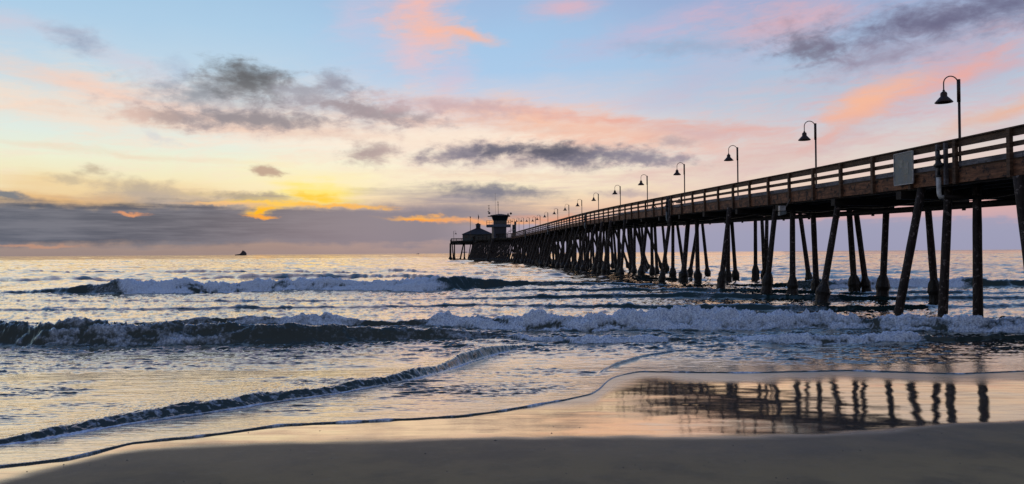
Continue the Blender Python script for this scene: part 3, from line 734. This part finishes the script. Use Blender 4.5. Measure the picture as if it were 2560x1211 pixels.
while t < T1_-2:
    for Lb, Lt in ((15.9, 17.5), (17.9, 17.9), (19.3, 19.6), (21.2, 21.2), (22.9, 22.7), (24.9, 23.1)):
        if random.random() < .06: continue
        j = random.uniform(-.5, .5)
        spec.append((PW(t+j+random.uniform(-.5, .5), Lb+random.uniform(-.4, .4), 0), PW(t+j, Lt, 0), .16*random.uniform(.9, 1.15), 1))
    t += 5.3
# bents towards and up the beach, beyond the right edge of the picture
for t in (-10, -4, 2, 8, 14, 20):
    for L in (17.8, 20.4, 23.0):
        spec.append((PW(t, L, -.0), PW(t, L, 0), .16, 0))
spec2 = []
# head platform piles are added below; build all piles nearest first
def make_pile(p, q, r, collar, parent, zt=None):
    tt = q.x*UD.x+q.y*UD.y; top = (railz(tt)-1.52 if zt is None else zt); q = Vector((q.x, q.y, top))
    p0 = Vector((p.x, p.y, 0)); dn = (p0-q).normalized(); bot = p0+dn*1.2
    N = 9; pts = [q.lerp(bot, i/(N-1)) for i in range(N)]
    b = MB(); b.tube(pts, [r*(.9+.2*i/(N-1))*random.uniform(.96, 1.04) for i in range(N)], 10)
    col_ = None
    if collar:
        col_ = MB(); hh = random.uniform(.8, 1.2); n2 = 10; w1 = random.uniform(.75, 1.1); nk = random.uniform(.45, .65)
        lp = [p0-dn*(hh-(hh+.5)*i/(n2-1)) for i in range(n2)]
        rr = []
        for i in range(n2):
            f_ = i/(n2-1); rr.append(r*(1.08+w1*min(1, f_*3.2)-.38*math.exp(-((f_-nk)/.10)**2)+random.uniform(-.14, .16)))
        rr[0] = r*1.05
        col_.tube(lp, rr, 11)
        col_.v = [tuple(Vector(v)+Vector((random.uniform(-1, 1), random.uniform(-1, 1), random.uniform(-1, 1)))*r*.12) for v in col_.v]
    return b, col_

# bent caps
cap_ts = []
t = 26.6
for bt in list(np.arange(-10, 26, 6.0))+[26.8, 31.6, 37.2, 42.6, 48.2, 53.4, 58.6, 64., 69.2, 74.5, 79.6]+list(np.arange(84., T1_-1, 5.3)):
    b = MB(); h = railz(bt)-1.565
    b.raw([PW(bt+a*.16, L, z) for z in (h-.30, h) for a, L in ((-1, LN-.12), (1, LN-.12), (1, LF+.25), (-1, LF+.25))],
          [(0,3,2,1),(4,5,6,7),(0,1,5,4),(1,2,6,5),(2,3,7,6),(3,0,4,7)])
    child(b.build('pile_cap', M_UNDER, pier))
# service pipe slung under the deck
b = MB(); pts = [PW(t, 20.3, railz(t)-2.08) for t in np.arange(T0, T1_, 4.)]; b.tube(pts, .13, 10)
child(b.build('service_pipe', M_UNDER, pier, True))
b = MB()
for t in np.arange(18, 110, 3.1):
    z = railz(t)-2.08
    b.tube([PW(t, 20.3, z+.13), PW(t+.02, 20.25, z+.55)], .012, 5); b.box(tuple(PW(t, 20.3, z-.19)-Vector((.05, .05, 0))), tuple(PW(t, 20.3, z-.19)+Vector((.05, .05, .08))))
child(tag(b.build('pipe_hanger', M_UNDER, pier), kind='stuff'))
b = MB(); pts = []
for i, t in enumerate(np.arange(18, 120, 1.0)):
    pts.append(PW(t, 19.6+.1*math.sin(t), railz(t)-1.80-.16*abs(math.sin(t*.55))))
b.tube(pts, .018, 5); child(b.build('cable', M_DARKM, pier))

# ---- head of the pier
HP = [(192, 17.4), (211, 8.6), (250, 9.2), (255, 2.3), (300, 2.3), (300, 36), (192, 36)]
HZ = railz(230)-1.10
def poly_prism(pts, z0, z1):
    n_ = len(pts); b = MB(); b.raw([PW(t, L, z0) for t, L in pts]+[PW(t, L, z1) for t, L in pts],
        [tuple(range(n_)), tuple(reversed(range(n_, 2*n_)))]+[(i, i+n_, (i+1) % n_+n_, (i+1) % n_) for i in range(n_)]); return b
child(poly_prism(HP, HZ-.08, HZ-.004).build('head_deck', M_DECK, pier))
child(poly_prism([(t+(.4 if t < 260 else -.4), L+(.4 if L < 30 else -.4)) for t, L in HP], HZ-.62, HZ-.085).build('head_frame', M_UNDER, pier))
hb, hr = MB(), MB(); hp = []
for i in range(len(HP)):
    a, c_ = HP[i], HP[(i+1) % len(HP)]
    if i == len(HP)-1: c_ = (192, 23.4)
    A_, B_ = PW(*a, 0), PW(*c_, 0); nn = max(1, round((B_-A_).length/2.4))
    hb.bar(A_+Vector((0,0,HZ-.17)), B_+Vector((0,0,HZ-.17)), .06, .46)
    for z, hgt in ((1.08, .05), (.92, .22), (.56, .15), (.22, .18)): hr.bar(A_+Vector((0,0,HZ+z)), B_+Vector((0,0,HZ+z)), .05 if hgt > .1 else .28, hgt)
    for k in range(nn): hp.append(A_.lerp(B_, k/nn))
child(hb.build('head_fascia', M_UNDER, pier)); child(hr.build('head_rail', M_UNDER, pier))
b = MB()
for p in hp: b.box((p.x-.07, p.y-.07, HZ-.45), (p.x+.07, p.y+.07, HZ+1.06))
child(tag(b.build('head_rail_posts', M_UNDER, pier), kind='stuff'))
# raking piles along the near flank of the head
hz_t = HZ-.6
flank = []
for i in range(30):
    f_ = i/29; t_, L_ = 192+19*f_, 17.4-8.8*f_
    q = PW(t_+.6, L_+.6, 0); p = PW(t_-.6, L_-1.15-.5*f_, 0); flank.append((p, q, random.uniform(.14, .19), 1, hz_t))
flank.append((bez(1217, 657), Vector((ray(1232, 600).x*bez(1217, 657).y, bez(1217, 657).y, 0)), .26, 1, hz_t))
for i in range(8):
    t_ = 214+5*i; flank.append((PW(t_, 7.9, 0), PW(t_, 9.6, 0), .17, 1, hz_t))
# end bents standing clear on the left
def hpx(tx, bx, r, Yd=256., c_=1): 
    return (Vector((ray(bx, 640).x*Yd, Yd, 0)), Vector((ray(tx, 600).x*Yd, Yd, 0)), r, c_, hz_t)
flank += [hpx(1126, 1126, .34), hpx(1130, 1134, .2), hpx(1136, 1136, .24), hpx(1159, 1150, .24), hpx(1161, 1161, .22), hpx(1177, 1170, .16), hpx(1182, 1176, .26)]
for t_ in range(200, 300, 9):
    for L_ in range(12, 36, 5): flank.append((PW(t_+random.uniform(-2,2), L_+random.uniform(-1,1), 0), PW(t_, L_, 0), .2, 0, hz_t))
allp = [(a, b_, c_, d_, None) for a, b_, c_, d_ in spec]+flank
vis = lambda e: (-.70 < e[0].x/max(e[0].y, .1) < .72 and e[0].y > 15)
order = sorted(range(len(allp)), key=lambda i: (not vis(allp[i]), allp[i][0].length))
rest, restc = MB(), MB()
for k, i in enumerate(order):
    a, b_, c_, d_, e_ = allp[i]; pb, cb = make_pile(a, b_, c_, d_, pier, e_)
    if k < 100:
        o_ = child(pb.build('pile', M_PILE, pier, True))
        if cb:
            cc = cb.build('mussel_collar', M_MUSSEL, o_, False)
    else:
        rest.raw(pb.v, pb.f)
        if cb: restc.raw(cb.v, cb.f)
r_ = child(tag(rest.build('pile_rows', M_PILE, pier, True), kind='stuff'))
rc = tag(restc.build('mussel_crust', M_MUSSEL, r_), kind='stuff')
b = MB(); y_ = 256.; b.bar((ray(1155, 631).x*y_, y_, EYE+.35), (ray(1168, 631).x*y_, y_, EYE+.35), .15, .2); child(b.build('strut', M_UNDER, pier))

# ------------------------------------------------------------------ lamps
def arc_pts():
    p = [(0, 0, -.16), (-.03, 0, -.04)]
    for k in range(13):
        a = math.pi*(.12+.88*k/12); p.append((-.365+.345*math.cos(a), 0, -.19+.33*math.sin(a)))
    p.append((-.71, 0, -.50)); return p
LAMPS = [(2397, 199), (2038.6, 309), (1843.7, 368.8), (1710.8, 410.7), (1618, 440), (1550.6, 466), (1496, 485), (1454.5, 500.5), (1422.2, 512.6), (1394.4, 523), (1369.7, 532), (1350.3, 539.4),
         (1338.8, 543.8), (1323.3, 545), (1309.2, 545.6), (1297.5, 546.3), (1285.6, 547.6), (1276.5, 549.3)]
ordn = ['nearest and tallest', 'second nearest', 'third nearest', 'fourth nearest', 'fifth nearest', 'sixth nearest', 'seventh nearest', 'eighth nearest', 'ninth nearest', 'tenth nearest', 'eleventh nearest', 'twelfth nearest',
        'sixth from the seaward end', 'fifth from the seaward end', 'fourth from the seaward end', 'third from the seaward end', 'second from the seaward end', 'last at the seaward end, nearest to the tower']
extra = [', beside the notice board', '', ', by the deck bench', ', by the two standing people', '', '', '', '', '', '', '', '', '', '', '', '', '', '']
GL = 'goose-neck lamps along the pier'
def lamp(base, H, label, flip=1, group=GL):
    t = thing('street_lamp', base, label, 'street lamp', group, rz=-PA if flip > 0 else math.pi-PA)
    MB().tube([(0, 0, 0), (0, 0, H-1.0)], .055, 10).lathe([(.055, 0), (.13, 0), (.13, .06), (.06, .1)], n=12).build('pole', M_METAL, t, True)
    MB().tube([(-.015, 0, H-1.02), (-.015, 0, H)], .075, 10).build('sleeve', M_METAL, t, True)
    MB().tube([(x-.02, y, z+H) for x, y, z in arc_pts()], .026, 8).build('arm', M_METAL, t, True)
    sh = MB(); sh.lathe([(.0, -.49), (.05, -.49), (.05, -.55), (.12, -.60), (.14, -.66), (.14, -.78), (.20, -.84), (.37, -1.03), (.37, -1.06), (.355, -1.06), (.19, -.86), (.12, -.80), (.0, -.79)], (-.73, 0, H), 20)
    sh.build('lamp_shade', M_METAL, t, True)
    bl = MB().lathe([(0, -.80), (.07, -.83), (.09, -.92), (.05, -.98), (0, -1.0)], (-.73, 0, H), 12).build('bulb', M_GLASS, t, True)
    return t
for i, (x_, y_) in enumerate(LAMPS):
    t, z = on_plane(x_, y_, LF-.3); zb = deckz(min(t, 230))
    lamp(PW(t, LF-.3, zb), z-zb, f'rust-brown goose-neck lamp on the pier, {ordn[i]}{extra[i]}')
v = ray(1134, 579); zt = EYE+v.z*256; lamp((v.x*256, 256.5, HZ), max(2.6, zt-HZ+.1), 'small goose-neck lamp alone on the outer corner of the pier head', -1, None)

# ------------------------------------------------------------------ hose standpipes on the near rail
GS = 'standpipes on the outside of the pier rail'
def standpipe(px, label):
    t = on_plane(px, 450, LN-.3)[0]; h = railz(t); base = PW(t, LN-.30, h-1.95)
    o = thing('standpipe', base, label, 'standpipe', GS, rz=-PA-math.pi/2)        # local +X = landward... along the pier
    # local x runs towards the beach (smaller t)
    q = lambda dt, dL, dz: (dt, dL, dz)
    MB().tube([(.0, 0, .70), (.0, 0, .16), (.03, 0, .06), (.06, 0, .0), (.10, .1, 0)], .075, 12).build('riser', M_PIPEW if px > 2000 else M_SIGN, o, True)
    MB().tube([(.09, .05, 0), (.12, 1.7, .0)], .07, 10).build('branch_pipe', M_UNDER, o, True)  # shade under the deck is put into this run's dark colour
    MB().tube([(0, 0, .70), (0, 0, 1.28)], .05, 10).lathe([(.05, .7), (.085, .7), (.085, .76), (.05, .76)], n=12).build('pipe', M_DARKM, o, True)
    vb = MB(); vb.lathe([(0, 1.02), (.12, 1.04), (.14, 1.14), (.09, 1.22), (.07, 1.30), (.11, 1.36), (.10, 1.46), (.05, 1.50), (.03, 1.62), (0, 1.62)], n=12)
    vb.tube([(-.2, 0, 1.12), (.2, 0, 1.12)], .06, 8); vb.tube([(-.16, 0, 1.36), (.1, 0, 1.36)], .05, 8)
    vb.build('valve', M_DARKM, o, True)
    MB().bar((-.1, 0, 1.64), (.1, 0, 1.64), .03, .03).bar((0, -.1, 1.64), (0, .1, 1.64), .03, .025).build('hand_wheel', M_DARKM, o)
    for dx in (-.20, .22): MB().box((dx-.045, .05, .42), (dx+.045, .17, 1.86)).build('guard_post', M_GREY, o)
    return o
for px_, lb in ((2347, 'white and black standpipe between two grey posts, right of the notice board'), (1666, 'grey standpipe on the rail beside the standing people'),
                (1461, 'thin standpipe under the sixth to eighth lamps, midway along the pier'), (1368, 'distant standpipe, second from the tower'), (1312, 'most distant standpipe, closest to the tower')):
    standpipe(px_, lb)

# ------------------------------------------------------------------ notice board
ta = on_plane(2236, 420, LN-.25)[0]; tb = on_plane(2281, 420, LN-.25)[0]; tm = (ta+tb)/2; h = railz(tm)
nb_ = thing('notice_board', PW(tm, LN-.235, h-1.32), 'faded blue-grey notice board fixed to the outside of the pier rail', 'sign', rz=-PA-math.pi/2)
wd = abs(ta-tb)/2
MB().box((-wd, -.015, 0), (wd, .015, 1.16)).build('panel', M_SIGN, nb_)
fb = MB()
for a, b_ in (((-wd-.02, -.03, -.03), (wd+.02, .02, 0)), ((-wd-.02, -.03, 1.16), (wd+.02, .02, 1.19)), ((-wd-.03, -.03, 0), (-wd, .02, 1.16)), ((wd, -.03, 0), (wd+.03, .02, 1.16))): fb.box(a, b_)
fb.build('frame', M_SIGNF, nb_)
m, n, o = mat('faded_print'); g = objco(n); nn_ = n.noise(g, 9., 5., .6)
p = n.add('ShaderNodeBsdfPrincipled'); n.put(p.inputs['Base Color'], n.mix(n.mapr(nn_.outputs['Fac'], .4, .6), (.12, .16, .13), (.22, .23, .23))); n.l.new(p.outputs[0], o.inputs[0])
MB().box((.08, -.021, .35), (.30, -.0155, .78)).box((-.28, -.021, .62), (-.02, -.0155, .92)).build('faded_print', m, nb_)

# ------------------------------------------------------------------ floodlights below the deck
v = ray(1955, 520); p = v*36.; fl = thing('floodlight', (p.x, p.y, p.z+EYE-.30), 'pair of grey box floodlights hanging under the deck beside a slanting pile', 'floodlight')
hb_ = MB().box((-.14, -.1, .16), (.14, .12, .40)); hb_.build('housing', M_SIGNF, fl)
hb2 = MB().raw([(-.15,-.12,-.08),(.15,-.12,-.02),(.15,.12,-.02),(-.15,.12,-.08),(-.15,-.12,.12),(.18,-.12,.12),(.18,.12,.12),(-.15,.12,.12)], [(0,3,2,1),(4,5,6,7),(0,1,5,4),(1,2,6,5),(2,3,7,6),(3,0,4,7)])
hb2.build('housing', M_SIGN, fl); MB().bar((.2, .05, .3), (.45, .05, .75), .04, .04).bar((.1, .05, .4), (.1, .05, .85), .04, .04).build('bracket', M_DARKM, fl)

# ------------------------------------------------------------------ people on the deck
def person(base, label, rz, pose, cloth, hat=False):
    t = thing('person', base, label, 'person', rz=rz)
    if pose == 'lean':
        J = [(0,0,.93),(0,.02,1.12),(0,.10,1.36),(0,.14,1.48),(0,.17,1.58),(0,.19,1.68), (.17,.10,1.40),(.24,.28,1.18),(.12,.48,1.12), (-.17,.10,1.40),(-.24,.28,1.18),(-.12,.48,1.12),
             (.09,0,.88),(.10,.03,.48),(.11,-.02,.06),(.11,.12,.03), (-.09,0,.88),(-.12,-.06,.48),(-.13,-.16,.06),(-.13,-.02,.03)]
    else:
        J = [(0,0,.95),(0,0,1.14),(0,0,1.38),(0,0,1.50),(0,.01,1.60),(0,.02,1.70), (.18,0,1.42),(.23,.0,1.14),(.20,.14,.95), (-.18,0,1.42),(-.23,0,1.14),(-.20,.14,.95),
             (.09,0,.90),(.10,.03,.48),(.11,-.02,.06),(.11,.12,.03), (-.09,0,.90),(-.10,.0,.48),(-.12,-.04,.06),(-.12,.1,.03)]
    E = [(0,1),(1,2),(2,3),(3,4),(4,5),(2,6),(6,7),(7,8),(2,9),(9,10),(10,11),(0,12),(12,13),(13,14),(14,15),(0,16),(16,17),(17,18),(18,19)]
    rad = [.15,.14,.16,.06,.10,.085,.065,.05,.035,.065,.05,.035,.095,.065,.045,.04,.095,.065,.045,.04]
    me = bpy.data.meshes.new('body'); me.from_pydata(J, E, []); ob = link('body', me, cloth, t)
    sk_ = ob.modifiers.new('skin', 'SKIN')
    for i, r in enumerate(rad): me.skin_vertices[0].data[i].radius = (r, r*(.8 if i < 3 else 1))
    me.skin_vertices[0].data[0].use_root = True
    ob.modifiers.new('sub', 'SUBSURF').levels = 1; ob.modifiers['sub'].render_levels = 2
    hz = J[5]; MB().lathe([(0, .12), (.07, .10), (.105, .04), (.11, -.02), (.09, -.06)], (hz[0], hz[1]-.01, hz[2]), 12).build('hair', M_BLUEC, t, True)
    for sx in (-1, 1):
        hj = Vector(J[8] if sx > 0 else J[11]); b = MB()
        b.tube([hj, hj+Vector((0, .05, -.01)), hj+Vector((0, .09, -.02))], [.03, .042, .036], 8)
        for k in range(4): 
            a = hj+Vector(((k-1.5)*.02, .09, -.02)); b.tube([a, a+Vector((0, .035, -.012)), a+Vector((0, .055+.006*(k in (1, 2)), -.035))], .009, 6)
        b.tube([hj+Vector((-sx*.035, .03, 0)), hj+Vector((-sx*.06, .065, -.01)), hj+Vector((-sx*.06, .09, -.025))], .011, 6)
        b.build('hand', M_SKIN, t, True)
    return t
def deck_at(px, L): 
    t = on_plane(px, 510, L)[0]; return PW(t, L, deckz(t)), t
person(deck_at(1677, 22.0)[0], 'person in an olive top standing behind the rail under the fourth lamp', R(-10), 'stand', M_OLIVE)
person(deck_at(1631, 22.3)[0], 'person in dark clothes leaning over the far rail, seaward of the others', -PA-math.pi/2+R(20), 'lean', M_BLUEC)
p, t = deck_at(1698, 22.2)
bn = thing('litter_bin', p, 'dark litter bin with a pointed lid beside the person in the olive top', 'bin')
MB().lathe([(0, 0), (.24, 0), (.27, .9), (.24, .95), (0, .95)], n=14).build('drum', M_BLUEC, bn, True)
MB().lathe([(0, 1.52), (.05, 1.5), (.32, 1.18), (.32, 1.14), (0, 1.16)], n=14).build('lid', M_DARKM, bn, False)
b = MB(); 
for a in range(4): b.tube([(.2*math.cos(a*math.pi/2), .2*math.sin(a*math.pi/2), .93), (.2*math.cos(a*math.pi/2), .2*math.sin(a*math.pi/2), 1.17)], .015, 6)
b.build('bracket', M_DARKM, bn)
p, t = deck_at(1832, 21.8)
be = thing('bench', p, 'low timber bench on the pier deck near the third lamp', 'bench', rz=-PA-math.pi/2)
MB().box((-.9, -.2, .42), (.9, -.02, .47)).box((-.9, .02, .42), (.9, .2, .47)).build('seat', M_GREY, be)
MB().box((-.9, .24, .62), (.9, .28, .85)).build('backrest', M_GREY, be)
for sx in (-.75, .75): MB().box((sx-.04, -.18, 0), (sx+.04, .22, .42)).bar((sx, .20, .4), (sx, .27, .85), .06, .05).build('leg', M_UNDER, be)

# ------------------------------------------------------------------ lifeguard tower
YD = 200.
def px(x, y, Yd=YD): v = ray(x, y); return v.x*Yd, EYE+v.z*Yd
x0, zb = px(1234.5, 592); x1, _ = px(1266, 592); _, z1 = px(1250, 567.5); zb = HZ
tw = thing('lifeguard_tower', ((x0+x1)/2, YD, HZ), 'two-storey navy lifeguard tower with flared cab and masts near the pier end', 'tower')
cx, cz = (x0+x1)/2, HZ; hw = (x1-x0)/2
def Z_(y): return px(1250, y)[1]-cz
def X_(x): return px(x, 590)[0]-cx
zc = Z_(567.5)
MB().box((-hw, 0, 0), (hw, 4.2, zc)).build('lower_cabin', M_NAVY, tw)
tr = MB()
for a in (-hw, hw-.2): tr.box((a, -.06, 0), (a+.2, -.003, zc))
tr.box((-hw+.2, -.05, 0), (hw-.2, -.003, .18)); tr.build('corner_trim', M_TRIM, tw)
MB().box((-hw-.55, .05, 0), (-hw-.003, .5, zc)).build('side_post', M_CREAM, tw)
MB().box((X_(1216), -.6, zc), (X_(1277), 4.8, zc+.62)).build('balcony', M_TRIM, tw)
zr0, zr1 = zc+.62, Z_(552.4)
br = MB()
def rails(xa, xb):
    for z in (zr1, (zr0+zr1)/2): br.bar((xa, -.5, z), (xb, -.5, z), .05, .07)
    k = max(2, round(abs(xb-xa)/.8))
    for i in range(k+1): q = xa+(xb-xa)*i/k; br.box((q-.03, -.53, zr0), (q+.03, -.47, zr1))
rails(X_(1216.5), X_(1231)); rails(X_(1266), X_(1277)); 
for xx in (X_(1216.5), X_(1277)):
    for z in (zr1, (zr0+zr1)/2): br.bar((xx, -.5, z), (xx, 4.7, z), .05, .07)
br.build('balcony_rail', M_RAIL, tw)
zw = Z_(552); zt_ = Z_(540.5); hw2 = (X_(1265)-X_(1231.5))/2; hw3 = (X_(1268.5)-X_(1227))/2
MB().box((-hw2, .2, zr0), (hw2, 3.9, zw)).build('cab_base', M_TRIM, tw)
for i in range(3):
    a = -hw2+.12+i*(2*hw2-.1)/3; wn = MB().box((a, .12, zr0+.28), (a+(2*hw2-.1)/3-.14, .197, zw-.03)).build('window', M_GLASS, tw)
k0, k1 = hw2, hw3
MB().raw([(-k0,.2,zw),(k0,.2,zw),(k0,3.9,zw),(-k0,3.9,zw),(-k1,-.25,zt_),(k1,-.25,zt_),(k1,4.3,zt_),(-k1,4.3,zt_)], [(0,3,2,1),(4,5,6,7),(0,1,5,4),(1,2,6,5),(2,3,7,6),(3,0,4,7)]).build('cab_glazing', M_GLASS, tw)
MB().bar((-k0-.02, .15, zw), (-k1-.02, -.3, zt_), .12, .12).bar((k0+.02, .15, zw), (k1+.02, -.3, zt_), .12, .12).build('cab_corner_post', M_CREAM, tw)
ze, za = zt_+.0, Z_(534.3); ke = k1+.35
MB().raw([(-ke,-.7,ze),(ke,-.7,ze),(ke,4.8,ze),(-ke,4.8,ze),(-ke,-.7,ze+.2),(ke,-.7,ze+.2),(ke,4.8,ze+.2),(-ke,4.8,ze+.2),(-.3,1.9,za),(.3,1.9,za),(.3,2.3,za),(-.3,2.3,za)],
    [(0,3,2,1),(0,1,5,4),(1,2,6,5),(2,3,7,6),(3,0,4,7),(4,5,9,8),(5,6,10,9),(6,7,11,10),(7,4,8,11),(8,9,10,11)]).build('roof', M_ROOF, tw)
for xa, xb in ((X_(1219.5), X_(1227)), (X_(1268), X_(1276))):
    MB().box((xa, -.3, ze-.15), (xb, .8, ze+.05)).bar((xa+.05, -.3, ze+.05), (xa+.05, -.3, ze+.5), .05, .05).build('roof_bracket', M_DARKM, tw)
def speaker(x_, y_, r): MB().lathe([(0, -r), (r*.8, -r*.6), (r, 0), (r*.8, r*.6), (0, r)], (X_(x_), -.1, Z_(y_)), 10).build('loudspeaker', M_DARKM, tw, True)
speaker(1223.5, 533, .32); speaker(1221, 529, .16); speaker(1270.5, 536, .22); speaker(1277.5, 534.5, .32)
def mast(x_, ya, yb, r, vane=True):
    b = MB().tube([(X_(x_), 1., Z_(yb)), (X_(x_-.6), 1., Z_(ya))], r, 6)
    if vane:
        z = Z_(ya+1); xx = X_(x_-.6); b.bar((xx-.2, 1, z), (xx+.2, 1, z), .04, .04); b.box((xx-.26, .95, z-.02), (xx-.12, 1.05, z+.14)); b.box((xx+.14, .95, z-.02), (xx+.22, 1.05, z+.12)); b.box((xx-.1, .9, z-.95), (xx+.12, 1.1, z-.6))
    b.build('mast', M_DARKM, tw)
mast(1223, 513, 532, .05); mast(1239, 482, 536, .025, False); mast(1246, 504, 535, .06)
st_ = MB()
for i in range(10): st_.box((X_(1270)+i*.22, .6, 1.9-.0-i*.0+i*.12), (X_(1270)+i*.22+.24, 1.6, 1.95+i*.12))
MB().bar((X_(1268), .55, Z_(582)), (X_(1288), .55, Z_(574)), .06, .14).build('stair_rail', M_CREAM, tw)
st_.build('stair', M_TRIM, tw)
MB().box((X_(1281.), 1.0, 0), (X_(1290.5), 3., Z_(562))).box((X_(1286.5), 1.2, Z_(562)), (X_(1291), 2.8, Z_(554))).build('stair_hut', M_WALL, tw)

# ------------------------------------------------------------------ pavilion with cupola
YB = 236.
def pb_(x, y): v = ray(x, y); return v.x*YB, EYE+v.z*YB
xa, ze = pb_(1153.5, 586.3); xb = 2*pb_(1194, 586)[0]-xa; cx = (xa+xb)/2; 
pv = thing('pavilion', (cx, YB, HZ), 'dark hip-roofed restaurant pavilion with a small cupola on the pier head', 'building')
hw = (xb-xa)/2; D = 9.; z_e = ze-HZ; z_t = pb_(1194, 570)[1]-HZ; cw = (pb_(1200, 570)[0]-pb_(1188, 570)[0])/2
MB().box((-hw+.35, 0, 0), (hw-.35, D, z_e)).build('wall', M_WALL, pv)
MB().raw([(-hw,-.4,z_e),(hw,-.4,z_e),(hw,D+.4,z_e),(-hw,D+.4,z_e),(-cw*1.0,D/2-cw,z_t),(cw,D/2-cw,z_t),(cw,D/2+cw,z_t),(-cw,D/2+cw,z_t)], [(0,3,2,1),(4,5,6,7),(0,1,5,4),(1,2,6,5),(2,3,7,6),(3,0,4,7)]).build('roof', M_ROOF, pv)
zq = pb_(1194, 561.5)[1]-HZ; zp = pb_(1194, 556)[1]-HZ
cu = MB().box((-cw*.95, D/2-cw*.95, z_t-.6), (cw*.95, D/2+cw*.95, zq)).build('cupola', M_TRIM, pv)
MB().raw([(-cw*1.3,D/2-cw*1.3,zq),(cw*1.3,D/2-cw*1.3,zq),(cw*1.3,D/2+cw*1.3,zq),(-cw*1.3,D/2+cw*1.3,zq),(0,D/2,zp)], [(0,3,2,1),(0,1,4),(1,2,4),(2,3,4),(3,0,4)]).build('cupola_roof', M_ROOF, cu)
MB().box((-cw*.5, D/2-cw*.95-.04, z_t), (cw*.5, D/2-cw*.95-.003, zq-.25)).build('louvre', M_DARKM, cu)
for i in range(4): 
    a = -hw+.9+i*2.1; MB().box((a, -.05, .9), (a+1.3, -.003, z_e-.35)).build('window', M_GLASS, pv)
zf = pb_(1194, 534)[1]-HZ
MB().tube([(0, D/2, zp-.1), (0, D/2, zf)], .035, 6).build('flagpole', M_DARKM, pv)
MB().raw([(.03, D/2, zf-.1), (.34, D/2+.1, zf-.9), (.20, D/2+.16, zf-1.6), (.03, D/2, zf-1.75)], [(0, 1, 2, 3)]).raw([(.0, D/2+.02, zf-.1), (.31, D/2+.12, zf-.9), (.17, D/2+.18, zf-1.6), (.0, D/2+.02, zf-1.75)], [(3, 2, 1, 0)]).build('flag', M_FLAG, pv)
# beacon pole
YQ = 230.; v = ray(1175.8, 543); xq = v.x*YQ; zt2 = EYE+v.z*YQ-HZ
bq = thing('beacon_pole', (xq, YQ, HZ), 'thin pole with a dark lamp head rising left of the cupola', 'pole')
MB().tube([(0, 0, 0), (0, 0, zt2)], .06, 8).build('pole', M_METAL, bq); MB().lathe([(0, -.3), (.08, -.3), (.2, 0), (.2, .12), (0, .12)], (0, 0, zt2), 10).build('lamp_head', M_DARKM, bq)

# ------------------------------------------------------------------ ships on the horizon
def ship(px0, px1, py, dist, label, m, tall=1.):
    a, b_ = ray(px0, py).x*dist, ray(px1, py).x*dist; L = b_-a
    t = thing('ship', ((a+b_)/2, dist, 0), label, 'ship')
    s_ = L/22.
    def P(pts, y0, y1, nm, mm): 
        n_ = len(pts); MB().raw([(x*s_-L/2, y0*s_, z*s_) for x, z in pts]+[(x*s_-L/2, y1*s_, z*s_) for x, z in pts], [tuple(range(n_)), tuple(reversed(range(n_, 2*n_)))]+[(i, i+n_, (i+1) % n_+n_, (i+1) % n_) for i in range(n_)]).build(nm, mm, t)
    P([(0, -1), (21, -1), (22, 3), (8.5, 2.6), (.5, 1.6)], -2, 2, 'hull', m)
    P([(9, 2.5), (21.8, 2.9), (21.6, 4.5), (19.5, 7.2*tall), (17, 8.8*tall), (14.2, 8.6*tall), (12, 5.2*tall)], -1.6, 1.6, 'superstructure', m)
    P([(14.4, 8*tall), (15.6, 8*tall), (15.6, 10.2*tall), (14.6, 10.2*tall)], -.5, .5, 'funnel', m)
    P([(17.2, 8*tall), (17.5, 8*tall), (17.5, 11*tall), (17.2, 11*tall)], -.15, .15, 'mast', m)
    return t
ship(588, 616, 637, 2600., 'dark ship with a tall stern superstructure, alone on the left horizon', M_SHIP)
ship(1040, 1048, 634, 3000., 'tiny dark boat on the horizon just left of the pier head', M_SHIP, .35)
ship(2288, 2294, 625, 2600., 'tiny white boat on the horizon between the right-hand piles', M_WHITE, .6)
